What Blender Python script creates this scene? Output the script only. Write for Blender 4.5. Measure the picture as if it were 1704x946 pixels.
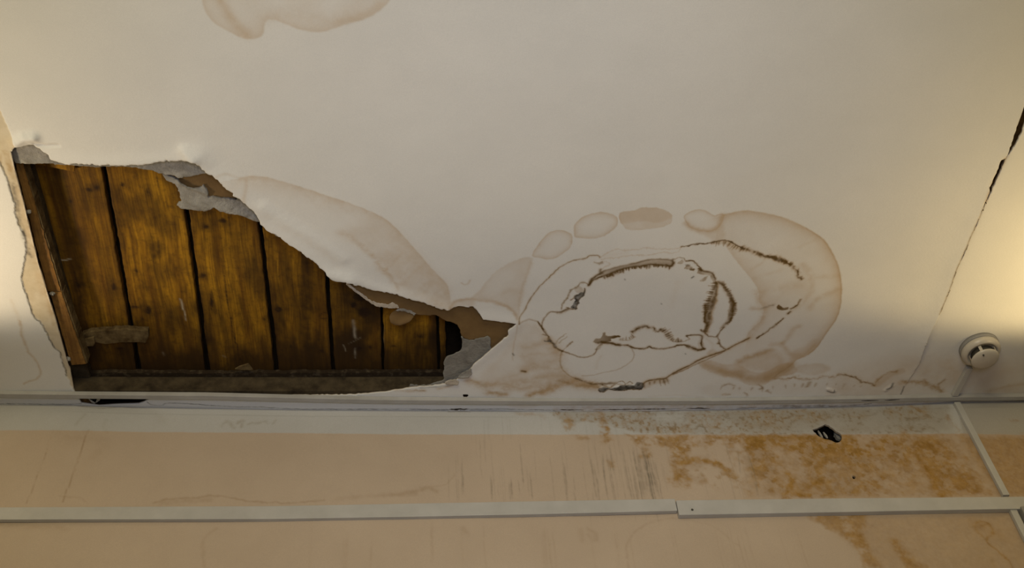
import bpy, math, random
import numpy as np
from mathutils import Vector, Matrix

for o in list(bpy.data.objects):
    bpy.data.objects.remove(o, do_unlink=True)
SC = bpy.context.scene
COL = SC.collection
random.seed(5)

# ------------------------------------------------------------------ camera
CAM_Z = 1.6
ZC = 3.5            # ceiling height
F = 1845.0
W, H = 1704.0, 946.0
eX = np.array([1.0, 0.0098, 171.0 / F]); eX /= np.linalg.norm(eX)      # along the wall
eY = np.array([-192.0, 2127.0, F]); eY -= eX * eY.dot(eX); eY /= np.linalg.norm(eY)  # towards the wall
eZ = np.cross(eX, eY)                                                  # up
CAM = np.array([0.0, 0.0, CAM_Z])
cam_d = bpy.data.cameras.new('camera')
cam = bpy.data.objects.new('camera', cam_d); COL.objects.link(cam)
cam_d.sensor_width = 36.0; cam_d.lens = F / W * 36.0
cam_d.clip_start = 0.05; cam_d.clip_end = 50
m = Matrix(((eX[0], -eX[1], -eX[2], CAM[0]),
            (eY[0], -eY[1], -eY[2], CAM[1]),
            (eZ[0], -eZ[1], -eZ[2], CAM[2]),
            (0, 0, 0, 1)))
cam.matrix_world = m
SC.camera = cam

# ------------------------------------------------------------------ light and exposure
SC.view_settings.view_transform = 'Standard'
SC.view_settings.look = 'None'
SC.view_settings.gamma = 1.0
SC.view_settings.exposure = 0.0
SC.view_settings.use_curve_mapping = False
wd = bpy.data.worlds.new('world'); SC.world = wd; wd.use_nodes = True
wd.node_tree.nodes['Background'].inputs[0].default_value = (0.80, 0.88, 1.0, 1)
wd.node_tree.nodes['Background'].inputs[1].default_value = 0.0

def aim(o, loc, tgt):
    o.location = loc
    d = Vector(tgt) - Vector(loc)
    o.rotation_euler = d.to_track_quat('-Z', 'Y').to_euler()

def area(name, loc, tgt, sx, sy, power, col):
    l = bpy.data.lights.new(name, 'AREA'); l.shape = 'RECTANGLE'; l.size = sx; l.size_y = sy
    l.energy = power; l.color = col
    o = bpy.data.objects.new(name, l); COL.objects.link(o); aim(o, loc, tgt)
    return o

def spot(name, loc, tgt, power, col, angle, blend, rad):
    l = bpy.data.lights.new(name, 'SPOT'); l.energy = power; l.color = col
    l.spot_size = math.radians(angle); l.spot_blend = blend; l.shadow_soft_size = rad
    o = bpy.data.objects.new(name, l); COL.objects.link(o); aim(o, loc, tgt)
    return o

# daylight coming in through a window behind the camera
area('window_daylight', (-0.4, -1.6, 2.5), (0.1, 1.2, 3.5), 1.6, 1.0, 48, (1.0, 0.865, 0.52))
# added cool fill spot behind the camera, lifts the middle of the ceiling
spot('ceiling_fill_spot', (0.0, -0.6, 1.5), (0.25, 1.54, 3.5), 92, (0.88, 0.93, 1.14), 56, 1.0, 0.35)
# two warm uplighters hanging left and right of the picture, their shades open upwards and back from the wall
def uplighter(name, x, y, h, power, col, to_wall, half, blend, rad, yaw=0.0):
    tilt = math.radians(half - to_wall)
    d = Vector((math.sin(yaw) * math.sin(tilt), -math.cos(yaw) * math.sin(tilt), math.cos(tilt)))
    p = Vector((x, y, ZC - h))
    return spot(name, p, p + d, power, col, half * 2, blend, rad)
uplighter('uplighter_left', -1.22, 1.56, 0.42, 10.4, (1.0, 0.73, 0.38), 29, 72, 0.24, 0.03, 0.25)
uplighter('uplighter_left', -1.35, 1.50, 0.62, 8.0, (0.88, 0.92, 0.9), 27, 72, 0.24, 0.03, 0.25)  # extra neutral spot added beside the left lamp, widens its glow
uplighter('uplighter_right', 1.74, 1.58, 0.42, 13.7, (1.0, 0.75, 0.36), 29, 72, 0.24, 0.03, -0.25)

# ------------------------------------------------------------------ helpers: tracing
def ray(px, py):
    d = np.array([px - W / 2, py - H / 2, F])
    return np.array([eX.dot(d), eY.dot(d), eZ.dot(d)])

def at(px, py, z=ZC):
    """point of the horizontal plane at height z"""
    d = ray(px, py)
    t = (z - CAM_Z) / d[2]
    return CAM + d * t

JX = [(-200, 672), (0, 673.5), (120, 675), (240, 679), (500, 683), (900, 685), (1200, 682.5), (1400, 677.5), (1580, 669.5), (1704, 667.5), (1900, 663)]
_jw = np.array([at(a, b)[:2] for a, b in JX])
def wall_y(x):
    return np.interp(x, _jw[:, 0], _jw[:, 1])
def onwall(px, py, off=0.0):
    d = ray(px, py); y = 2.0
    for _ in range(6):
        p = CAM + d * (y / d[1])
        y = wall_y(p[0]) - off
    return CAM + d * (y / d[1])

PX = 0.0015
def flat(pts, z=ZC):
    return np.array([at(a, b, z)[:2] for a, b in pts])
def wflat(pts):
    q = [onwall(a, b) for a, b in pts]
    return np.array([(p[0], p[2]) for p in q])

# ------------------------------------------------------------------ helpers: noise
def _hash(ix, iy, seed):
    h = (ix.astype(np.int64) * 374761393 + iy.astype(np.int64) * 668265263 + seed * 144269504) & 0xffffffff
    h = ((h ^ (h >> 13)) * 1274126177) & 0xffffffff
    h = (h ^ (h >> 16)) & 0xffffffff
    return (h / 4294967295.0).astype(np.float32)
def vnoise(X, Y, s, seed):
    x = X / s; y = Y / s
    ix = np.floor(x); iy = np.floor(y); fx = (x - ix); fy = (y - iy)
    fx = fx * fx * (3 - 2 * fx); fy = fy * fy * (3 - 2 * fy)
    a = _hash(ix, iy, seed); b = _hash(ix + 1, iy, seed); c = _hash(ix, iy + 1, seed); d = _hash(ix + 1, iy + 1, seed)
    return (a * (1 - fx) + b * fx) * (1 - fy) + (c * (1 - fx) + d * fx) * fy
def fbm(X, Y, s, seed, n=4):
    r = 0; w = 0; k = 1.0
    for i in range(n):
        r = r + k * vnoise(X + i * 1.7, Y - i * 2.3, s, seed + i * 17); w += k; k *= 0.55; s *= 0.5
    return r / w

def smooth(pts, closed=False, n=4):
    p = np.array(pts, float); L = len(p)
    if L < 3: return p
    out = []
    rng = range(L if closed else L - 1)
    for i in rng:
        if closed:
            a, b, c, d = p[i - 1], p[i], p[(i + 1) % L], p[(i + 2) % L]
        else:
            a, b, c, d = p[max(i - 1, 0)], p[i], p[i + 1], p[min(i + 2, L - 1)]
        for k in range(n):
            t = k / n
            out.append(0.5 * ((2 * b) + (c - a) * t + (2 * a - 5 * b + 4 * c - d) * t * t + (3 * b - a - 3 * c + d) * t ** 3))
    if not closed: out.append(p[-1])
    return np.array(out)

def ragged(pts, closed=True, step=3.0, amp=1.2, seed=0):
    """resample a traced pixel outline and roughen it"""
    r = random.Random(seed); p = list(pts); out = []
    n = len(p)
    for i in range(n if closed else n - 1):
        a = np.array(p[i], float); b = np.array(p[(i + 1) % n], float)
        k = max(1, int(np.linalg.norm(b - a) / step))
        for j in range(k):
            q = a + (b - a) * j / k
            if j: q = q + np.array([r.gauss(0, amp * .5), r.gauss(0, amp * .5)])
            out.append(tuple(q))
    if not closed: out.append(tuple(p[-1]))
    return out

class Sheet:
    """a grid surface (U, V in metres) with four pigment masks and a relief"""
    def __init__(s, U, V, seed=1):
        s.U = U; s.V = V
        s.M = np.zeros(U.shape + (4,), np.float32)
        s.Z = np.zeros(U.shape, np.float32)
        s.keep = np.ones((U.shape[0] - 1, U.shape[1] - 1), bool)
        s.polys = []; s.flip = 1
        s.wx = (fbm(U, V, 0.020, seed + 3, 3) - .5) * 0.006 + (fbm(U, V, 0.006, seed + 5, 2) - .5) * 0.0034
        s.wy = (fbm(U, V, 0.020, seed + 9, 3) - .5) * 0.006 + (fbm(U, V, 0.006, seed + 8, 2) - .5) * 0.0034
        s.n1 = fbm(U, V, 0.012, seed + 21, 3)
        s.n2 = fbm(U, V, 0.050, seed + 33, 4)
    def sl(s, P, pad):
        u0, v0 = P.min(0) - pad; u1, v1 = P.max(0) + pad
        m = (s.U >= u0) & (s.U <= u1) & (s.V >= v0) & (s.V <= v1)
        r = np.where(m.any(1))[0]; c = np.where(m.any(0))[0]
        if not len(r) or not len(c): return None
        return slice(r[0], r[-1] + 1), slice(c[0], c[-1] + 1)
    def dist(s, P, pad, closed=False, warp=1.0):
        k = s.sl(P, pad)
        if k is None: return None
        U = s.U[k] + s.wx[k] * warp; V = s.V[k] + s.wy[k] * warp
        D = np.full(U.shape, 1e9); S = np.zeros(U.shape); T = np.zeros(U.shape)
        n = len(P); N = n if closed else n - 1
        for i in range(N):
            a = P[i]; b = P[(i + 1) % n]; e = b - a; L2 = e.dot(e)
            if L2 < 1e-14: continue
            t = np.clip(((U - a[0]) * e[0] + (V - a[1]) * e[1]) / L2, 0, 1)
            dx = U - a[0] - t * e[0]; dy = V - a[1] - t * e[1]
            d = dx * dx + dy * dy
            w = d < D
            D = np.where(w, d, D)
            S = np.where(w, np.sign(e[0] * dy - e[1] * dx) * s.flip, S)
            T = np.where(w, (i + t) / N, T)
        return k, np.sqrt(D), S, T, U, V
    def put(s, ch, k, v):
        s.M[k + (ch,)] = 1 - (1 - s.M[k + (ch,)]) * (1 - np.clip(v, 0, 1))
    def stroke(s, ch, P, w, a, var=0.5, warp=1.0, soft=None, side=0, fade=False):
        """w px half width; soft px = extra soft spread on one side (side = 1 left of travel, -1 right)"""
        if s.flip < 0 and ch == 1: w = w * 1.3; a = min(1, a * 1.35); var *= .7
        if s.flip < 0 and ch == 0: a = min(1, a * 1.2)
        w = w * PX; pad = (max(w, (soft or 0) * PX)) * 3 + .004
        r = s.dist(P, pad, False, warp)
        if r is None: return
        k, D, S, T, U, V = r
        v = np.exp(-(D / w) ** 2)
        if soft:
            vs = np.exp(-D / (soft * PX))
            v = np.where(S == side, np.maximum(v, vs), v)
        n = s.n1[k]
        v = v * (1 - var + var * np.clip(n * 3.0 - .7, 0, 1.3))
        if fade: v = v * np.clip(np.minimum(T, 1 - T) * 5, 0, 1)
        s.put(ch, k, v * a)
    def inside(s, P, U, V):
        c = np.zeros(U.shape, bool); n = len(P)
        for i in range(n):
            x0, y0 = P[i]; x1, y1 = P[(i + 1) % n]
            if y0 == y1: continue
            m = (V > min(y0, y1)) & (V <= max(y0, y1))
            c ^= m & (U < (x1 - x0) * (V - y0) / (y1 - y0) + x0)
        return c
    def sd(s, P, pad, warp=1.0):
        r = s.dist(P, pad, True, warp)
        if r is None: return None
        k, D, S, T, U, V = r
        return k, np.where(s.inside(P, U, V), D, -D), T
    def fill(s, ch, P, a, soft=1.0, edge=0.0, ew=4.0, var=.4, warp=1.0, big=True):
        r = s.sd(P, soft * PX * 2 + .002, warp)
        if r is None: return
        k, d, T = r
        v = np.clip(d / (soft * PX) * .5 + .5, 0, 1); v = v * v * (3 - 2 * v)
        n = s.n2[k] if big else s.n1[k]
        v = v * (a * (1 - var + var * np.clip(n * 3 - .8, 0, 1.4)) + edge * np.exp(-np.clip(d, 0, 1) / (ew * PX)) * (.75 + .5 * s.n2[k]))
        s.put(ch, k, v)
    def teeth(s, ch, P, length, gap, w, a, side, jit=.5, seed=0, lean=0.0):
        r = random.Random(seed)
        seg = np.linalg.norm(np.diff(P, axis=0), axis=1); cum = np.r_[0, np.cumsum(seg)]
        t = 0.0
        while t < cum[-1]:
            i = min(len(seg) - 1, max(0, np.searchsorted(cum, t) - 1)); f = (t - cum[i]) / max(seg[i], 1e-9)
            p = P[i] + (P[i + 1] - P[i]) * f; e = (P[i + 1] - P[i]) / max(seg[i], 1e-9)
            nn = np.array([-e[1], e[0]]) * side * s.flip + e * lean
            q = p + nn * length * PX * (1 - jit + jit * 2 * r.random()) + e * r.gauss(0, .4) * PX
            ww = w * r.uniform(.7, 1.3); aa = a * r.uniform(.6, 1)
            s.stroke(ch, np.array([p, (p + q) / 2, q]), ww * .8, aa * .9, 0.3, .6)
            s.stroke(ch, np.array([p, p + (q - p) * .45]), ww * 1.7, aa, 0.3, .6)
            t += gap * PX * r.uniform(.6, 1.5)
    def cut(s, P):
        s.polys.append(P)
        cu = (s.U[:-1, :-1] + s.U[1:, 1:]) / 2; cv = (s.V[:-1, :-1] + s.V[1:, 1:]) / 2
        u0, v0 = P.min(0); u1, v1 = P.max(0)
        m = (cu >= u0) & (cu <= u1) & (cv >= v0) & (cv <= v1)
        r = np.where(m.any(1))[0]; c = np.where(m.any(0))[0]
        if not len(r) or not len(c): return
        k = (slice(r[0], r[-1] + 1), slice(c[0], c[-1] + 1))
        s.keep[k] &= ~s.inside(P, cu[k], cv[k])
    def only(s, P):
        s.polys.append(P)
        cu = (s.U[:-1, :-1] + s.U[1:, 1:]) / 2; cv = (s.V[:-1, :-1] + s.V[1:, 1:]) / 2
        s.keep &= s.inside(P, cu, cv)

def build_sheet(name, s, place, mat, thick=0.0, parent=None, back=False, flip=False, rimM=None):
    """place(U, V, d) -> xyz; d is the relief, thickness runs along +d"""
    ny, nx = s.U.shape
    kp = s.keep
    U = s.U.copy(); V = s.V.copy()
    pk = np.zeros((ny + 1, nx + 1), bool); pk[1:-1, 1:-1] = kp
    full = np.zeros((ny + 1, nx + 1), bool); full[1:-1, 1:-1] = True
    # vertices touching both kept and cut cells are pulled onto the outline
    kc = sum(pk[i:i + ny, j:j + nx].astype(int) for i in (0, 1) for j in (0, 1))
    fc = sum(full[i:i + ny, j:j + nx].astype(int) for i in (0, 1) for j in (0, 1))
    bd = (kc > 0) & (kc < fc)
    if s.polys and bd.any():
        bu = U[bd]; bv = V[bd]
        best = np.full(bu.shape, 1e9); qu = bu.copy(); qv = bv.copy()
        for P in s.polys:
            n = len(P)
            for i in range(n):
                a = P[i]; e = P[(i + 1) % n] - a; L2 = e.dot(e)
                if L2 < 1e-14: continue
                t = np.clip(((bu - a[0]) * e[0] + (bv - a[1]) * e[1]) / L2, 0, 1)
                x = a[0] + t * e[0]; y = a[1] + t * e[1]
                d = (x - bu) ** 2 + (y - bv) ** 2
                w = d < best
                best = np.where(w, d, best); qu = np.where(w, x, qu); qv = np.where(w, y, qv)
        near = best < (0.0030) ** 2
        U[bd] = np.where(near, qu, bu); V[bd] = np.where(near, qv, bv)
    idx = np.arange(ny * nx).reshape(ny, nx)
    r, c = np.where(kp)
    quads = np.stack([idx[r, c], idx[r, c + 1], idx[r + 1, c + 1], idx[r + 1, c]], 1)
    x, y, z = place(U, V, s.Z)
    co = np.stack([x, y, z], -1).reshape(-1, 3)
    M = s.M.reshape(-1, 4)
    faces = [quads if not flip else quads[:, ::-1]]
    cos = [co]; Ms = [M]
    if thick:
        x2, y2, z2 = place(U, V, s.Z + thick)
        co2 = np.stack([x2, y2, z2], -1).reshape(-1, 3)
        off = len(co)
        M2 = M.copy()
        if rimM is not None: M2[:] = rimM
        cos.append(co2); Ms.append(M2)
        rim = []
        ar, ac = np.where(kp)
        P = pk
        for (dr, dc, va, vb) in ((-1, 0, (0, 0), (0, 1)), (1, 0, (1, 1), (1, 0)), (0, -1, (1, 0), (0, 0)), (0, 1, (0, 1), (1, 1))):
            out = ~P[ar + 1 + dr, ac + 1 + dc]
            a = idx[ar[out] + va[0], ac[out] + va[1]]; b = idx[ar[out] + vb[0], ac[out] + vb[1]]
            rim.append(np.stack([b, a, a + off, b + off], 1))
        rim = np.concatenate(rim)
        faces.append(rim if not flip else rim[:, ::-1])
        if back:
            q2 = quads[:, ::-1] + off
            faces.append(q2 if not flip else q2[:, ::-1])
    co = np.concatenate(cos); M = np.concatenate(Ms); fa = np.concatenate(faces)
    used = np.zeros(len(co), bool); used[fa.ravel()] = True
    rm = np.cumsum(used) - 1
    fa = rm[fa]; co = co[used]; M = M[used]
    me = bpy.data.meshes.new(name)
    me.vertices.add(len(co)); me.vertices.foreach_set('co', co.astype(np.float32).ravel())
    nf = len(fa)
    me.loops.add(nf * 4); me.loops.foreach_set('vertex_index', fa.astype(np.int32).ravel())
    me.polygons.add(nf); me.polygons.foreach_set('loop_start', np.arange(nf, dtype=np.int32) * 4)
    me.polygons.foreach_set('loop_total', np.full(nf, 4, np.int32))
    me.update(calc_edges=True)
    sm = np.zeros(nf, bool); sm[:len(quads)] = True
    me.polygons.foreach_set('use_smooth', sm)
    at_ = me.color_attributes.new('paint', 'FLOAT_COLOR', 'POINT')
    at_.data.foreach_set('color', M.astype(np.float32).ravel())
    me.materials.append(mat)
    o = bpy.data.objects.new(name, me); COL.objects.link(o)
    if parent: o.parent = parent
    return o

# ------------------------------------------------------------------ helpers: objects
def tag(o, label=None, cat=None, group=None, kind=None):
    if label: o['label'] = label
    if cat: o['category'] = cat
    if group: o['group'] = group
    if kind: o['kind'] = kind
    return o

def mesh(name, verts, faces, mat, parent=None, smooth_=False, bevel=0):
    me = bpy.data.meshes.new(name); me.from_pydata([tuple(v) for v in verts], [], faces); me.update()
    me.materials.append(mat)
    if smooth_: me.polygons.foreach_set('use_smooth', [True] * len(me.polygons))
    o = bpy.data.objects.new(name, me); COL.objects.link(o)
    if parent:
        o.parent = parent
        o.matrix_parent_inverse = Matrix.Translation(parent.location).inverted()
    if bevel:
        b = o.modifiers.new('bevel', 'BEVEL'); b.width = bevel; b.segments = 2; b.limit_method = 'ANGLE'
    return o

def blank(o):
    a_ = o.data.color_attributes.new('paint', 'FLOAT_COLOR', 'POINT')
    a_.data.foreach_set('color', np.zeros(len(o.data.vertices) * 4, np.float32))

def prism(pts3, ext):
    """closed ring of 3-D points extruded by vector ext"""
    n = len(pts3); v = [tuple(p) for p in pts3] + [tuple(np.array(p) + ext) for p in pts3]
    f = [tuple(range(n - 1, -1, -1)), tuple(range(n, 2 * n))] + [(i, (i + 1) % n, n + (i + 1) % n, n + i) for i in range(n)]
    return v, f

def bar(rings):
    """closed bar through a list of 4-point rings"""
    v = [tuple(p) for r in rings for p in r]; n = len(rings); f = [(3, 2, 1, 0), tuple(4 * (n - 1) + i for i in range(4))]
    for i in range(n - 1):
        for j in range(4):
            f.append((4 * i + j, 4 * i + (j + 1) % 4, 4 * i + 4 + (j + 1) % 4, 4 * i + 4 + j))
    return v, f

def lathe(prof, cx, cy, n=64, a0=0.0, a1=2 * math.pi):
    full = abs(a1 - a0 - 2 * math.pi) < 1e-6
    k = n if full else n + 1
    v = []; f = []
    for (r, z) in prof:
        for i in range(k):
            a = a0 + (a1 - a0) * i / n
            v.append((cx + r * math.cos(a), cy + r * math.sin(a), z))
    for j in range(len(prof) - 1):
        for i in range(n if full else n):
            i2 = (i + 1) % k if full else i + 1
            f.append((j * k + i, j * k + i2, (j + 1) * k + i2, (j + 1) * k + i))
    return v, f

# ------------------------------------------------------------------ materials
def mat_new(name, rough=.8, spec=.3):
    m_ = bpy.data.materials.new(name); m_.use_nodes = True
    nt = m_.node_tree; b = nt.nodes['Principled BSDF']
    b.inputs['Roughness'].default_value = rough
    b.inputs['Specular IOR Level'].default_value = spec
    return m_, nt, b
def N(nt, t, **kw):
    n = nt.nodes.new(t)
    for k, v in kw.items():
        if k in n.inputs: n.inputs[k].default_value = v
        else: setattr(n, k, v)
    return n
def mixc(nt, fac, a, b, mode='MIX'):
    n = nt.nodes.new('ShaderNodeMix'); n.data_type = 'RGBA'; n.blend_type = mode
    for s_, v in ((0, fac), (6, a), (7, b)):
        if isinstance(v, (int, float)): n.inputs[s_].default_value = v
        elif isinstance(v, tuple): n.inputs[s_].default_value = v + (1,) if len(v) == 3 else v
        else: nt.links.new(v, n.inputs[s_])
    return n.outputs[2]
def noise(nt, vec, scale, detail=4, rough=.6):
    n = N(nt, 'ShaderNodeTexNoise'); n.inputs['Scale'].default_value = scale
    n.inputs['Detail'].default_value = detail; n.inputs['Roughness'].default_value = rough
    if vec is not None: nt.links.new(vec, n.inputs['Vector'])
    return n.outputs['Fac']
def ramp(nt, v, lo, hi, a=0.0, b=1.0):
    n = N(nt, 'ShaderNodeMapRange'); n.inputs['From Min'].default_value = lo; n.inputs['From Max'].default_value = hi
    n.inputs['To Min'].default_value = a; n.inputs['To Max'].default_value = b
    nt.links.new(v, n.inputs['Value']); return n.outputs['Result']
def math_(nt, op, a, b):
    n = N(nt, 'ShaderNodeMath', operation=op)
    for i, v in enumerate((a, b)):
        if isinstance(v, (int, float)): n.inputs[i].default_value = v
        else: nt.links.new(v, n.inputs[i])
    return n.outputs[0]
def bump(nt, b, h, strength, dist=.001):
    n = N(nt, 'ShaderNodeBump'); n.inputs['Strength'].default_value = strength; n.inputs['Distance'].default_value = dist
    nt.links.new(h, n.inputs['Height']); nt.links.new(n.outputs[0], b.inputs['Normal'])
def coords(nt):
    return N(nt, 'ShaderNodeTexCoord').outputs['Object']
def masks(nt):
    a = N(nt, 'ShaderNodeAttribute', attribute_name='paint')
    s_ = N(nt, 'ShaderNodeSeparateColor'); nt.links.new(a.outputs['Color'], s_.inputs[0])
    return s_.outputs[0], s_.outputs[1], s_.outputs[2], a.outputs['Alpha']

def ceiling_material():
    m_, nt, b = mat_new('ceiling_paint', .85, .2)
    v = coords(nt); t, br, g, bare = masks(nt)
    n = noise(nt, v, 3.0, 5)
    base = mixc(nt, ramp(nt, n, .35, .7), (.69, .685, .665), (.745, .735, .71))
    f = noise(nt, v, 420, 2, .7)
    base = mixc(nt, ramp(nt, f, .3, .7, 0, .18), base, (.5, .49, .47))
    c = mixc(nt, bare, base, mixc(nt, ramp(nt, noise(nt, v, 25, 5), .4, .65), (.60, .52, .38), (.50, .415, .28)))
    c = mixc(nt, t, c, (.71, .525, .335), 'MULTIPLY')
    c = mixc(nt, br, c, mixc(nt, ramp(nt, br, .45, 1.0), (.36, .235, .10), (.115, .066, .016)))
    c = mixc(nt, g, c, mixc(nt, ramp(nt, noise(nt, v, 60, 4), .35, .65), (.115, .105, .09), (.03, .025, .018)))
    nt.links.new(c, b.inputs['Base Color'])
    bump(nt, b, math_(nt, 'ADD', noise(nt, v, 180, 3), math_(nt, 'MULTIPLY', noise(nt, v, 14, 4), 2.0)), .25, .0012)
    return m_

def wall_material():
    m_, nt, b = mat_new('wall_paint', .8, .25)
    v = coords(nt); wh, oc, dk, tn = masks(nt)
    n = noise(nt, v, 4.0, 5)
    beige = mixc(nt, ramp(nt, n, .35, .7), (.455, .355, .265), (.50, .395, .30))
    white = mixc(nt, ramp(nt, n, .35, .7), (.45, .44, .425), (.49, .48, .465))
    c = mixc(nt, wh, beige, white)
    f = noise(nt, v, 400, 2, .7)
    c = mixc(nt, ramp(nt, f, .3, .7, 0, .20), c, (.3, .26, .2))
    c = mixc(nt, tn, c, (.64, .56, .44), 'MULTIPLY')
    oc2 = mixc(nt, ramp(nt, noise(nt, v, 45, 5, .7), .35, .65), (.245, .125, .02), (.37, .215, .065))
    c = mixc(nt, oc, c, oc2)
    c = mixc(nt, dk, c, (.17, .14, .10))
    nt.links.new(c, b.inputs['Base Color'])
    h = math_(nt, 'ADD', noise(nt, v, 160, 3), math_(nt, 'MULTIPLY', noise(nt, v, 20, 4), 1.5))
    bump(nt, b, math_(nt, 'ADD', h, math_(nt, 'MULTIPLY', oc, 1.0)), .3, .0012)
    return m_

def wood_material(name, light, dark, grimec, dirt=.5):
    """planks: masks = knot/dirt, pale scratch, grime"""
    m_, nt, b = mat_new(name, .75, .25)
    tc = coords(nt); t, sc, gr, _ = masks(nt)
    oi = N(nt, 'ShaderNodeObjectInfo')
    add = N(nt, 'ShaderNodeVectorMath', operation='MULTIPLY_ADD')
    add.inputs[1].default_value = (1, 1, 1)
    cmb = N(nt, 'ShaderNodeCombineXYZ')
    for i in range(3): nt.links.new(math_(nt, 'MULTIPLY', oi.outputs['Random'], 7.3 + i * 3), cmb.inputs[i])
    nt.links.new(tc, add.inputs[0]); nt.links.new(cmb.outputs[0], add.inputs[2])
    mp = N(nt, 'ShaderNodeMapping'); mp.inputs['Scale'].default_value = (1, .045, 1)
    nt.links.new(add.outputs[0], mp.inputs[0])
    wob = N(nt, 'ShaderNodeTexNoise'); wob.inputs['Scale'].default_value = 5
    nt.links.new(add.outputs[0], wob.inputs['Vector'])
    va = N(nt, 'ShaderNodeVectorMath', operation='MULTIPLY_ADD'); va.inputs[1].default_value = (.018, .0, .018)
    nt.links.new(wob.outputs['Color'], va.inputs[0]); nt.links.new(mp.outputs[0], va.inputs[2])
    g1 = noise(nt, va.outputs[0], 38, 4, .6)
    g2 = noise(nt, va.outputs[0], 190, 3, .6)
    big = noise(nt, add.outputs[0], 9, 5, .65)
    c = mixc(nt, ramp(nt, g1, .36, .66), light, dark)
    c = mixc(nt, ramp(nt, g2, .42, .66, 0, .6), c, (dark[0] * .45, dark[1] * .4, dark[2] * .3))
    c = mixc(nt, ramp(nt, big, .44, .72, 0, dirt), c, grimec)
    fine = noise(nt, add.outputs[0], 70, 4, .7)
    c = mixc(nt, ramp(nt, fine, .5, .72, 0, .5), c, grimec)
    c = mixc(nt, ramp(nt, oi.outputs['Random'], 0, 1, 0, .28), c, grimec)
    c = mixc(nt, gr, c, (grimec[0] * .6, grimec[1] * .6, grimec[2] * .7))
    c = mixc(nt, t, c, (.018, .007, .002))
    c = mixc(nt, sc, c, (.45, .40, .30))
    nt.links.new(c, b.inputs['Base Color'])
    bump(nt, b, math_(nt, 'ADD', g2, math_(nt, 'MULTIPLY', fine, .6)), .5, .0015)
    return m_

def simple_material(name, c1, c2, scale=20, rough=.7, spec=.3, bs=.3, bscale=150, bd=.001, lo=.35, hi=.68):
    m_, nt, b = mat_new(name, rough, spec)
    v = coords(nt)
    c = mixc(nt, ramp(nt, noise(nt, v, scale, 5, .65), lo, hi), c1, c2)
    nt.links.new(c, b.inputs['Base Color'])
    bump(nt, b, noise(nt, v, bscale, 4, .65), bs, bd)
    return m_

M_CEIL = ceiling_material()
M_WALL = wall_material()
M_PLANK = wood_material('old_pine', (.47, .235, .009), (.17, .072, .0035), (.045, .020, .003), .62)
M_BATTEN = wood_material('batten_wood', (.40, .21, .05), (.22, .105, .022), (.06, .03, .012), .7)
M_BEAM = simple_material('sooty_wood', (.075, .055, .03), (.025, .017, .009), 30, .85, .2, .6, 90, .002)
M_BEAMLIP = simple_material('dusty_wood', (.03, .02, .012), (.085, .065, .04), 60, .9, .1, .6, 90, .002, .5, .7)
M_BLOCK = simple_material('weathered_wood', (.16, .115, .055), (.05, .03, .012), 40, .9, .1, .6, 120, .002)
M_GREY = simple_material('torn_plaster', (.35, .335, .305), (.20, .185, .16), 38, .95, .1, .9, 160, .0025)
M_GREYD = simple_material('damp_plaster', (.27, .26, .235), (.17, .16, .14), 30, .95, .1, .9, 160, .0025)
M_KRAFT = simple_material('kraft_paper', (.195, .122, .052), (.15, .092, .038), 14, .9, .1, .35, 220, .0008)
M_PALE = simple_material('torn_paper_edge', (.56, .50, .42), (.36, .31, .25), 60, .95, .1, .6, 200, .001)
M_PVC = simple_material('trunking_plastic', (.46, .445, .42), (.40, .385, .36), 12, .5, .35, .1, 90, .0005)
M_TRIM = simple_material('trim_paint', (.40, .385, .365), (.34, .325, .30), 18, .7, .3, .3, 120, .0008)
M_CASE = simple_material('detector_plastic', (.50, .46, .40), (.46, .42, .365), 8, .32, .5, .05, 60, .0003)
M_BASEP = simple_material('detector_base_plastic', (.27, .26, .25), (.23, .22, .21), 8, .5, .4, .05, 60, .0003)
M_VENT = simple_material('detector_vent', (.06, .055, .045), (.03, .028, .024), 20, .6, .3, .2, 200, .0006)
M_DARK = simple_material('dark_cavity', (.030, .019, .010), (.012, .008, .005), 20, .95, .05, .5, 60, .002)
M_GAPB = simple_material('lath_backing', (.16, .09, .03), (.05, .028, .012), 40, .9, .1, .8, 120, .003)
M_ROOM = simple_material('room_plaster', (.42, .42, .41), (.38, .38, .37), 4, .9, .1, .2, 100, .001)

# ==================================================================== CEILING
x0, x1 = at(-25, 300)[0], at(1730, 300)[0]
xl = min(at(-20, 0)[0], at(-20, 680)[0]); xr = max(at(1740, 0)[0], at(1740, 680)[0])
ya = at(850, -15)[1]; yb = float(_jw[:, 1].max())
def ticks(segs):
    out = [segs[0][0]]
    for a, b_, st in segs:
        n = max(1, int(round((b_ - a) / st))); out += list(a + (b_ - a) * np.arange(1, n + 1) / n)
    return np.array(out)
sx0 = at(800, 560)[0]; sx1 = at(1420, 560)[0]
hx0 = at(-5, 400)[0]
XS = ticks([(-3.2, xl, .12), (xl, sx0, .0021), (sx0, sx1, .00135), (sx1, xr, .0020), (xr, 3.2, .12)])
ym = at(850, 335)[1]
YS = ticks([(-2.6, ya, .15), (ya, at(850, 80)[1], .0025), (at(850, 80)[1], at(850, 180)[1], .006), (at(850, 180)[1], ym, .0024), (ym, yb + .004, .00175), (yb + .004, yb + .12, .03)])
U, V = np.meshgrid(XS, YS)
C = Sheet(U.astype(np.float64), V.astype(np.float64), 4)
C.flip = -1      # seen from below
TAN, BRN, GRY, BARE = 0, 1, 2, 3
def P_(pts, closed=False, n=4, sm=True):
    q = flat(pts)
    return smooth(q, closed, n) if sm else q

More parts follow.
